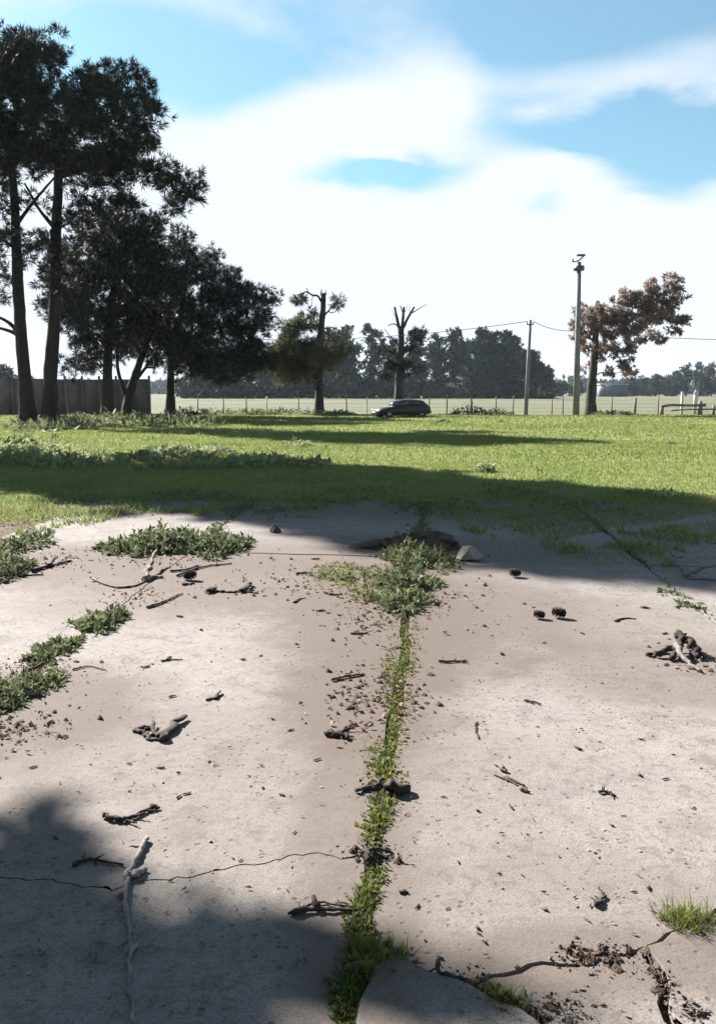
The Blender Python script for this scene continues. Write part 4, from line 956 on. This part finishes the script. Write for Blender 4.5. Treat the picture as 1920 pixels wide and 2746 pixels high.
# ------------------------------------------------------------------ sticks, bark and cones on the slabs
def stick(name, lab, pts, r, mat, cat='stick', forks=(), seed=0, lift=0.0, group=None, lump_=0.16):
    """pts in the photograph, laid on the concrete"""
    rs = np.random.RandomState(seed + 500)
    W_ = [np.array(G(*q[:2], 0.0)) + np.array([0, 0, (q[2] if len(q) > 2 else 0.0)]) for q in pts]
    loc = W_[0].copy(); loc[2] = 0
    mb = MB()
    def lay(Wp, ra, rb):
        P = curve(Wp, 6); n = len(P); R = np.linspace(ra, rb, n) * (1 + 0.22 * (rs.rand(n) - 0.5))
        P[:, :2] += rs.randn(n, 2) * ra * 0.35
        P[:, 2] += R * 0.92 + 0.003 + lift
        mb.tube(P, R, 6, lump=lump_ + 0.08, seed=seed)
    lay(W_, r, r * 0.5)
    Ps = curve(W_, 6)
    for _ in range(3 if cat in ('stick', 'branch', 'twigs', 'root') else 0):                 # broken side spurs
        q = rs.randint(2, len(Ps) - 2) if len(Ps) > 5 else 1
        dv = unit(Ps[q + 1] - Ps[q - 1]); sd = np.array([-dv[1], dv[0], 0]) * (1 if rs.rand() > 0.5 else -1)
        e = Ps[q] + (sd * 0.8 + dv * 0.6 + np.array([0, 0, 0.5 * rs.rand()])) * r * (3 + 4 * rs.rand())
        lay([Ps[q], (Ps[q] + e) / 2, e], r * 0.5, r * 0.2)
    for (fp, fr) in forks:
        lay([np.array(G(*q[:2], 0.0)) + np.array([0, 0, (q[2] if len(q) > 2 else 0.0)]) for q in fp], fr, fr * 0.5)
    V, F = mb.arrays()
    o = link(name, npmesh(name, rebase(V, loc), F, mat, cat in ('stick', 'branch', 'log')), None, loc)
    if cat == 'bark': o.scale = (1, 1, 0.55)
    return tag(o, lab, cat, group)
GS = 'sticks fallen on the concrete'
def ST(lab, pts, r, mat='twig', forks=(), name='stick', cat='stick', **k):
    ST.i += 1; return stick(name, lab, pts, r * (0.5 if cat == 'bark' else 0.56), M[mat], cat, forks, ST.i, group=GS, **k)
ST.i = 0
ST('curved forked branch lying on the slab beyond the side joint', [(244, 1550), (262, 1562), (310, 1578), (360, 1574), (392, 1560)], 0.022, 'twig', [([(390, 1560), (402, 1540, .05), (419, 1515, .12)], 0.024), ([(388, 1561), (412, 1552), (438, 1551)], 0.02)], 'branch', 'branch')
ST('straight stick with two dark knobbly ends beside the forked branch', [(395, 1632), (430, 1620), (462, 1606), (488, 1594)], 0.02, 'twig')
ST('dark broken bark strip pointing along the far joint', [(475, 1548), (540, 1524), (620, 1513)], 0.02, 'dark_twig')
ST('dark crooked stick beside the large weed bush', [(455, 1535), (500, 1530), (530, 1518)], 0.02, 'dark_twig')
ST('lumpy line of dark rotten bark on the open slab', [(550, 1592), (585, 1588), (615, 1590), (650, 1588), (692, 1592)], 0.035, 'dark_twig', [([(650, 1590), (665, 1578, .03), (672, 1570, .03)], 0.03), ([(560, 1592), (575, 1584, .02)], 0.035)], 'bark_piece', 'bark', lump_=0.5)
ST('short dark log end lying near the forked branch', [(490, 1570), (522, 1566)], 0.04, 'dark_twig', (), 'bark_piece', 'bark', lump_=0.4)
ST('small dark bow-tie shaped chip on the clean slab', [(432, 1776), (452, 1772), (490, 1770)], 0.018, 'dark_twig', [([(447, 1773), (457, 1762)], 0.012)], 'bark_piece', 'bark')
ST('dark jagged splinter, alone between bow-tie chip and middle joint', [(553, 1880), (575, 1874), (598, 1864)], 0.02, 'dark_twig', [([(578, 1876), (590, 1860, .02)], 0.012)], 'bark_piece', 'bark')
ST('broken slab of dark bark splintered into a vee', [(362, 1962), (385, 1970), (405, 1985), (440, 1985)], 0.03, 'dark_twig', [([(430, 1990), (455, 1965), (488, 1930, .02)], 0.032), ([(372, 1955), (400, 1958)], 0.022), ([(408, 1975), (414, 1945, .04)], 0.014)], 'bark_piece', 'bark', lump_=0.45)
ST('dark curved stick lying half inside the shade', [(281, 2195), (320, 2206), (355, 2198), (390, 2180), (418, 2164)], 0.02, 'dark_twig', [([(405, 2170), (430, 2174)], 0.01)])
ST('pair of joined dark twigs reaching the middle joint', [(775, 2455), (815, 2440), (855, 2425), (900, 2432), (955, 2436)], 0.0085, 'dark_twig', [([(780, 2456), (840, 2447), (900, 2446), (955, 2448)], 0.009), ([(850, 2446), (845, 2424, .02)], 0.012)])
ST('straight stubby stick lying level near the mossy middle joint', [(889, 1828), (930, 1818), (975, 1811)], 0.02, 'twig')
ST('thin straight stick on the dusty slab past the middle joint', [(1176, 1777), (1215, 1778), (1252, 1775)], 0.015, 'dark_twig')
ST('flat curved dark bark flake between cones and log', [(1648, 1668), (1672, 1660), (1705, 1661)], 0.024, 'dark_twig', (), 'bark_piece', 'bark')
ST('pale barkless log piece leaning in a nest of dark twigs', [(1812, 1758, .05), (1835, 1782, .02), (1880, 1806)], 0.034, 'pale_wood', (), 'log', 'log')
ST('nest of dark broken twigs under the pale log', [(1735, 1762), (1790, 1752), (1840, 1748, .05), (1885, 1765)], 0.02, 'dark_twig', [([(1810, 1735, .06), (1825, 1750, .04), (1800, 1775)], 0.025), ([(1820, 1740, .06), (1850, 1755, .05), (1878, 1772)], 0.03), ([(1760, 1765), (1800, 1758, .03), (1830, 1770)], 0.018)], 'twig_bundle', 'twigs', lump_=0.4)
ST('long pale crooked branch lying in the shade across the far slab', [(1788, 1508, .12), (1815, 1528, .08), (1840, 1550), (1880, 1556), (1960, 1562)], 0.026, 'pale_wood', [([(1842, 1550), (1880, 1545, .05), (1930, 1542, .08)], 0.018)], 'branch', 'branch')
ST('two thin parallel twigs crossed by a splinter on pale slab', [(1325, 2080), (1365, 2098), (1415, 2122)], 0.009, 'twig', [([(1340, 2066), (1358, 2074)], 0.012), ([(1350, 2085), (1410, 2112)], 0.007), ([(1395, 2120), (1420, 2130)], 0.008)])
ST('small bent dark twig near the dusty yellow stain', [(1605, 2130), (1625, 2128), (1650, 2138)], 0.012, 'dark_twig')
ST('upright-looking dark curl of bark on the open slab', [(1278, 1940), (1276, 1958), (1284, 1985)], 0.015, 'dark_twig', (), 'bark_piece', 'bark')
ST('thin dark straight splinter beyond the curl of bark', [(1405, 1882), (1430, 1886), (1452, 1891)], 0.011, 'dark_twig')
ST('short thick dark curved stick alone on the pale slab', [(1602, 2438), (1610, 2422), (1627, 2408)], 0.014, 'dark_twig')
ST('dark chunk of bark beside the joint twigs', [(1072, 2394), (1095, 2398)], 0.018, 'dark_twig', (), 'bark_piece', 'bark', lump_=0.5)
ST('dark knotted root lying across the middle joint', [(950, 2128), (990, 2120), (1030, 2122), (1088, 2126)], 0.018, 'dark_twig', [([(1040, 2124), (1075, 2130), (1090, 2122)], 0.026), ([(1005, 2120), (1030, 2105, .02)], 0.012)], 'root', 'root', lump_=0.5)
ST('small pale-barked root stub curling out of the middle joint', [(985, 2330), (988, 2310, .02), (1000, 2296, .02), (1045, 2290)], 0.013, 'dark_twig', [([(985, 2325), (982, 2300, .02)], 0.013), ([(1000, 2300), (1040, 2308)], 0.01)], 'root', 'root')
ST('long knobbly grey branch lying in the deep shade', [(392, 2258), (372, 2300), (345, 2360), (336, 2420), (342, 2470), (348, 2560), (346, 2650), (362, 2760)], 0.018, 'grey_wood', [([(345, 2365), (372, 2350), (384, 2338)], 0.014), ([(340, 2400), (318, 2412)], 0.01), ([(345, 2560), (372, 2540)], 0.012)], 'branch', 'branch', lump_=0.22)
ST('short pale stick in the shade alongside the knobbly branch', [(275, 2518), (268, 2550), (262, 2585)], 0.010, 'pale_wood')
ST('dark wavy twig in the shade under the curved stick', [(195, 2330), (240, 2312), (330, 2325)], 0.014, 'dark_twig')
ST('dead stem lying in the crack by raised corner piece', [(1172, 2598, .015), (1182, 2628), (1215, 2650), (1258, 2660)], 0.012, 'dark_twig', [([(1185, 2632), (1230, 2640), (1260, 2652)], 0.014)])
ST('brown bark flake lying over the crack with dry leaves', [(1530, 2540), (1560, 2548), (1590, 2550)], 0.010, 'dark_twig', (), 'bark_piece', 'bark')
ST('dark hooked bark end standing in the crack', [(1634, 2600), (1640, 2580, .015), (1648, 2566, .01)], 0.011, 'dark_twig', (), 'bark_piece', 'bark')
ST('rough block of bark beside the hooked bark end', [(1590, 2583), (1618, 2578)], 0.016, 'dark_twig', (), 'bark_piece', 'bark', lump_=0.5)
ST('long dark fallen branch by the yellowing weed clump', [(85, 1537), (140, 1520), (190, 1506)], 0.03, 'dark_twig', [([(130, 1524), (150, 1510, .04)], 0.018)], 'branch', 'branch')
ST('flat dark stick at the yard edge below the yellowing weed clump', [(-30, 1548), (40, 1546), (115, 1545)], 0.022, 'dark_twig')
ST('thin stick reaching out of the dark shaded weed clump', [(195, 1798), (240, 1790), (285, 1800)], 0.010, 'twig')
ST('dark rotten stick between the two nearer side-joint weed clumps', [(60, 1808), (90, 1795), (130, 1775)], 0.016, 'dark_twig')
ST('flat pale bark slab resting against the soil heap', [(1005, 1478), (1030, 1472), (1048, 1466)], 0.028, 'pale_wood', (), 'bark_piece', 'bark')
ST('dark hump of bark lying on the yellowish moss mat', [(915, 1556), (940, 1551), (962, 1556)], 0.04, 'dark_twig', (), 'bark_piece', 'bark', lump_=0.4)
ST('dark bark lump at the edge of the yellowish moss mat', [(795, 1540), (818, 1537), (834, 1538)], 0.03, 'dark_twig', (), 'bark_piece', 'bark', lump_=0.4)
ST('split bark shell with a pale inside below the moss mat', [(875, 1592), (895, 1597), (920, 1594)], 0.03, 'dark_twig', (), 'bark_piece', 'bark', lump_=0.4)
ST('dark angular splinter on the grey dusty patch', [(790, 1618), (802, 1608), (818, 1605)], 0.022, 'dark_twig', (), 'bark_piece', 'bark')
ST('root tangle beside the wet leaves left of the mossy joint'.replace(' left of', ' along'), [(870, 1973), (900, 1978), (915, 1968), (932, 1952)], 0.022, 'dark_twig', [([(905, 1975), (935, 1985)], 0.016)], 'root', 'root', lump_=0.4)
ST('pale pebbled bark bit with dark underside on stained slab', [(945, 1700), (965, 1702), (985, 1698)], 0.025, 'dark_twig', (), 'bark_piece', 'bark', lump_=0.4)

def cone(lab, px, py, r, seed):
    """a pine cone: overlapping rings of scales"""
    p = G(px, py); mb = MB(); rs = np.random.RandomState(seed); L = r * 2.6
    a = rs.rand() * 6.28; ax = np.array([math.cos(a), math.sin(a) * 0.6, 0.12]); ax /= np.linalg.norm(ax)
    n = 40
    core = [np.array([0, 0, r * 0.75]) + ax * (t - 0.5) * L for t in np.linspace(0, 1, 6)]
    mb.tube(core, [r * .4, r * .7, r * .75, r * .65, r * .45, r * .2], 7)
    u = np.cross(ax, [0, 0, 1.0]); u /= np.linalg.norm(u); v = np.cross(ax, u)
    for q in range(n):
        t = q / n; th = q * 2.4; d = u * math.cos(th) + v * math.sin(th)
        c = np.array([0, 0, r * 0.75]) + ax * (t - 0.5) * L; rr = r * (0.55 + 0.5 * math.sin(math.pi * (0.15 + 0.8 * t)))
        s = np.cross(d, ax) * r * 0.34; tip = c + d * rr + ax * r * 0.22
        b0 = c + d * rr * 0.4
        th_ = ax * r * 0.1
        mb.add([b0 - s * .6, b0 + s * .6, tip + s, tip - s, b0 - s * .6 + th_, b0 + s * .6 + th_, tip + s + th_, tip - s + th_], [(3, 2, 1, 0), (4, 5, 6, 7), (0, 1, 5, 4), (1, 2, 6, 5), (2, 3, 7, 6), (3, 0, 4, 7)])
    V, F = mb.arrays(); V[:, 2] -= V[:, 2].min() - 0.002
    o = link('pine_cone', npmesh('pine_cone', V, F, M['dark_twig']), None, tuple(p)); tag(o, lab, 'pine cone', 'pine cones on the concrete')
cone('fat round pine cone, bigger of the pair on the slab', 1500, 1658, 0.036, 1)
cone('smaller pine cone of the pair lying on the slab', 1447, 1660, 0.029, 2)
cone('lone pine cone at the edge of the shade past the soil heap', 1382, 1548, 0.036, 3)
cone('pine cone lying beside the large weed bush', 508, 1556, 0.04, 4)

# small chips, each its own piece
rs = np.random.RandomState(77)
def chip_mesh(seed):
    r_ = np.random.RandomState(seed); mb = MB(); L = 1.0
    P = np.array([[-0.5, 0, 0.16], [-0.1, 0.08 * r_.randn(), 0.2], [0.25, 0.08 * r_.randn(), 0.18], [0.5, 0.1 * r_.randn(), 0.14]])
    mb.tube(P, np.array([0.10, 0.17, 0.15, 0.06]) * (0.7 + 0.6 * r_.rand(4)), 6, lump=0.35, seed=seed)
    V, F = mb.arrays(); V[:, 2] -= V[:, 2].min(); V[:, 2] *= 0.7
    return npmesh('bark_chip', V, F, M['dark_twig'] if seed % 3 else M['twig'])
chips = [chip_mesh(q) for q in range(6)]
chip_px = [(390, 1790), (462, 1870), (230, 1865), (345, 2050), (578, 2055), (560, 2045), (500, 2130), (705, 2115), (755, 2135), (670, 2110), (790, 2235), (770, 2390), (795, 2590), (625, 2305), (645, 2310), (650, 1770), (640, 1675), (700, 1760), (780, 1960), (730, 1930),
           (1190, 2140), (1280, 2175), (1370, 2168), (1330, 2055), (1440, 1950), (1550, 2010), (1720, 1985), (1715, 2080), (1785, 2092), (1670, 2190), (1640, 2215), (1140, 2525), (1120, 2435), (1280, 2490), (1285, 2508), (1300, 2530), (1385, 2595), (1740, 2385), (1700, 2395), (1790, 2432), (1590, 2620), (1540, 2665),
           (1705, 2640), (1180, 2572), (1180, 2590), (1215, 1605), (1300, 1570), (1430, 1630), (1780, 1700), (1730, 1632), (1820, 1705), (1250, 1690), (1110, 2260), (1230, 2315), (1330, 1780), (1345, 1755), (480, 1655), (710, 1600), (770, 1610), (770, 1575), (845, 1500), (780, 1500), (860, 1640), (1460, 1725), (1560, 1700), (90, 2060), (25, 2180), (150, 2250), (330, 1640),
           (540, 1690), (850, 2040), (880, 1920), (430, 2060), (480, 2140), (1880, 1620), (1500, 2300), (1400, 2350), (1200, 2440), (1460, 2440), (1800, 2280), (1860, 2170)]
for q, (px, py) in enumerate(chip_px):
    p = G(px, py); s = (9 + 13 * rs.rand()) * p.y / FPX
    o = link('bark_chip', chips[q % 6], None, (p.x, p.y, 0.002)); o.scale = (s * 1.3, s * 1.3, s * 1.1); o.rotation_euler = (0, 0, rs.rand() * 6.28)
    tag(o, 'small dark bark chip lying loose on the bare concrete', 'bark chip', 'bark chips on the concrete')

# fine litter: needles, crumbs of soil, dead leaf bits -- nobody could count these
def litter(lab, mat, n, pts_fn, L, w_, seed, flat=0.12, name='litter'):
    rs_ = np.random.RandomState(seed); P = pts_fn(n, rs_)
    d = rs_.randn(len(P), 3) * np.array([1, 1, flat]); V, F = leaves(P, d, L, w_, rs_)
    tag(link(name, npmesh(name, V, F, mat)), lab, 'litter', kind='stuff')
def all_over(n, rs_):
    y = np.exp(rs_.uniform(math.log(1.8), math.log(13.0), n)); x = rs_.uniform(-0.45, 0.45, n) * y
    k = (np.sin(x * 3.1 + 2 * np.sin(y * 2)) * np.sin(y * 2.7 + np.sin(x * 4)) + 0.9 * rs_.rand(n)) > 0.15
    x, y = x[k], y[k]; return np.stack([x, y, 0.004 + 0.004 * rs_.rand(len(x))], -1)
def near_spots(spots):
    def f(n, rs_):
        out = []
        tot = sum(s[4] for s in spots)
        for (px, py, rx, ry, wt) in spots:
            p = G(px, py); m = int(n * wt / tot); a = rs_.randn(m, 3) * (0.35 + 0.45 * rs_.rand(m, 1)); a = a[np.abs(a[:, 0]) < 1.8]; m = len(a)
            out.append(np.stack([p.x + a[:, 0] * rx * p.y / FPX, p.y + a[:, 1] * ry, 0.006 + 0.012 * rs_.rand(m)], -1))
        return np.vstack(out)
    return f
litter('thin scatter of needles and dust crumbs over the slabs', M['dead_leaf'], 1700, all_over, 0.018, 0.0028, 1)
SP = [(150, 1500, 150, 0.7, 3), (1000, 1640, 140, 0.9, 4), (1150, 1600, 150, 0.8, 2.5), (960, 1880, 90, 0.5, 2), (1080, 1880, 80, 0.5, 1.5), (780, 1560, 200, 0.7, 2), (360, 1600, 120, 0.4, 1.5), (90, 1800, 130, 0.3, 2), (1840, 1770, 70, 0.3, 1), (1030, 2120, 60, 0.1, .7), (1000, 2300, 60, 0.1, .7),
      (1600, 2570, 130, 0.06, 1), (1480, 2720, 120, 0.06, .8), (1780, 2650, 40, 0.1, .5), (470, 1500, 200, 0.4, 2), (60, 1960, 130, 0.25, 1.5), (1110, 1500, 150, 0.5, 1.5), (1250, 2640, 90, 0.05, 0.6), (1850, 2730, 60, .05, .5)]
litter('drifts of brown dead leaf bits along joints and cracks', M['dead_leaf'], 1700, near_spots([q for q in SP if q[1] < 2000]), 0.026, 0.007, 2, 0.3, 'leaf_litter')
litter('dark crumbled leaf bits packed in the nearer cracks', M['soil'], 900, near_spots([q for q in SP if q[1] > 2000]), 0.013, 0.0045, 5, 0.3, 'leaf_litter')
def crumbs(n, rs_): return near_spots(SP)(n, rs_)
P = crumbs(1300, np.random.RandomState(3)); rs = np.random.RandomState(4); n = len(P)
oct_ = np.array([[1, 0, 0], [0, 1, 0], [-1, 0, 0], [0, -1, 0], [0, 0, .8], [0, 0, -.3]]); tri = np.array([[0, 1, 4], [1, 2, 4], [2, 3, 4], [3, 0, 4]])
sz = (0.004 + 0.018 * rs.rand(n) ** 3); V = (P * np.array([1, 1, 0]) + np.array([0, 0, 0.003]))[:, None, :] + oct_[None] * sz[:, None, None] * (0.6 + 0.8 * rs.rand(n, 6, 1))
tag(link('soil_crumbs', npmesh('soil_crumbs', V.reshape(-1, 3), (tri[None] + 6 * np.arange(n)[:, None, None]).reshape(-1, 3), M['soil'])), 'crumbs of dark soil spilled from the joints', 'soil', kind='stuff')
P = all_over(800, np.random.RandomState(6)); n = len(P); rs = np.random.RandomState(8); sz = 0.002 + 0.007 * rs.rand(n) ** 3
V = (P * np.array([1, 1, 0]) + np.array([0, 0, 0.003]))[:, None, :] + oct_[None] * sz[:, None, None] * (0.6 + 0.8 * rs.rand(n, 6, 1))
tag(link('gravel', npmesh('gravel', V.reshape(-1, 3), (tri[None] + 6 * np.arange(n)[:, None, None]).reshape(-1, 3), M['stone'])), 'tiny loose pebbles strewn over the slabs', 'gravel', kind='stuff')

# ------------------------------------------------------------------ the air
mb = MB(); mb.box((0, 290, 11.0), (1320, 800, 26.0))
hz = mb.build('haze', None); tag(hz, 'thin pale haze filling the air over the field', 'haze', kind='stuff')
hm = bpy.data.materials.new('haze_air'); hm.use_nodes = True; h = NT(hm.node_tree); h.n.clear()
ho = h.new('ShaderNodeOutputMaterial'); pv = h.new('ShaderNodeVolumePrincipled')
pv.inputs['Color'].default_value = (0.72, 0.86, 1.0, 1); pv.inputs['Density'].default_value = 0.00011; pv.inputs['Anisotropy'].default_value = 0.2
h.l.new(pv.outputs[0], ho.inputs['Volume']); hz.data.materials.append(hm)
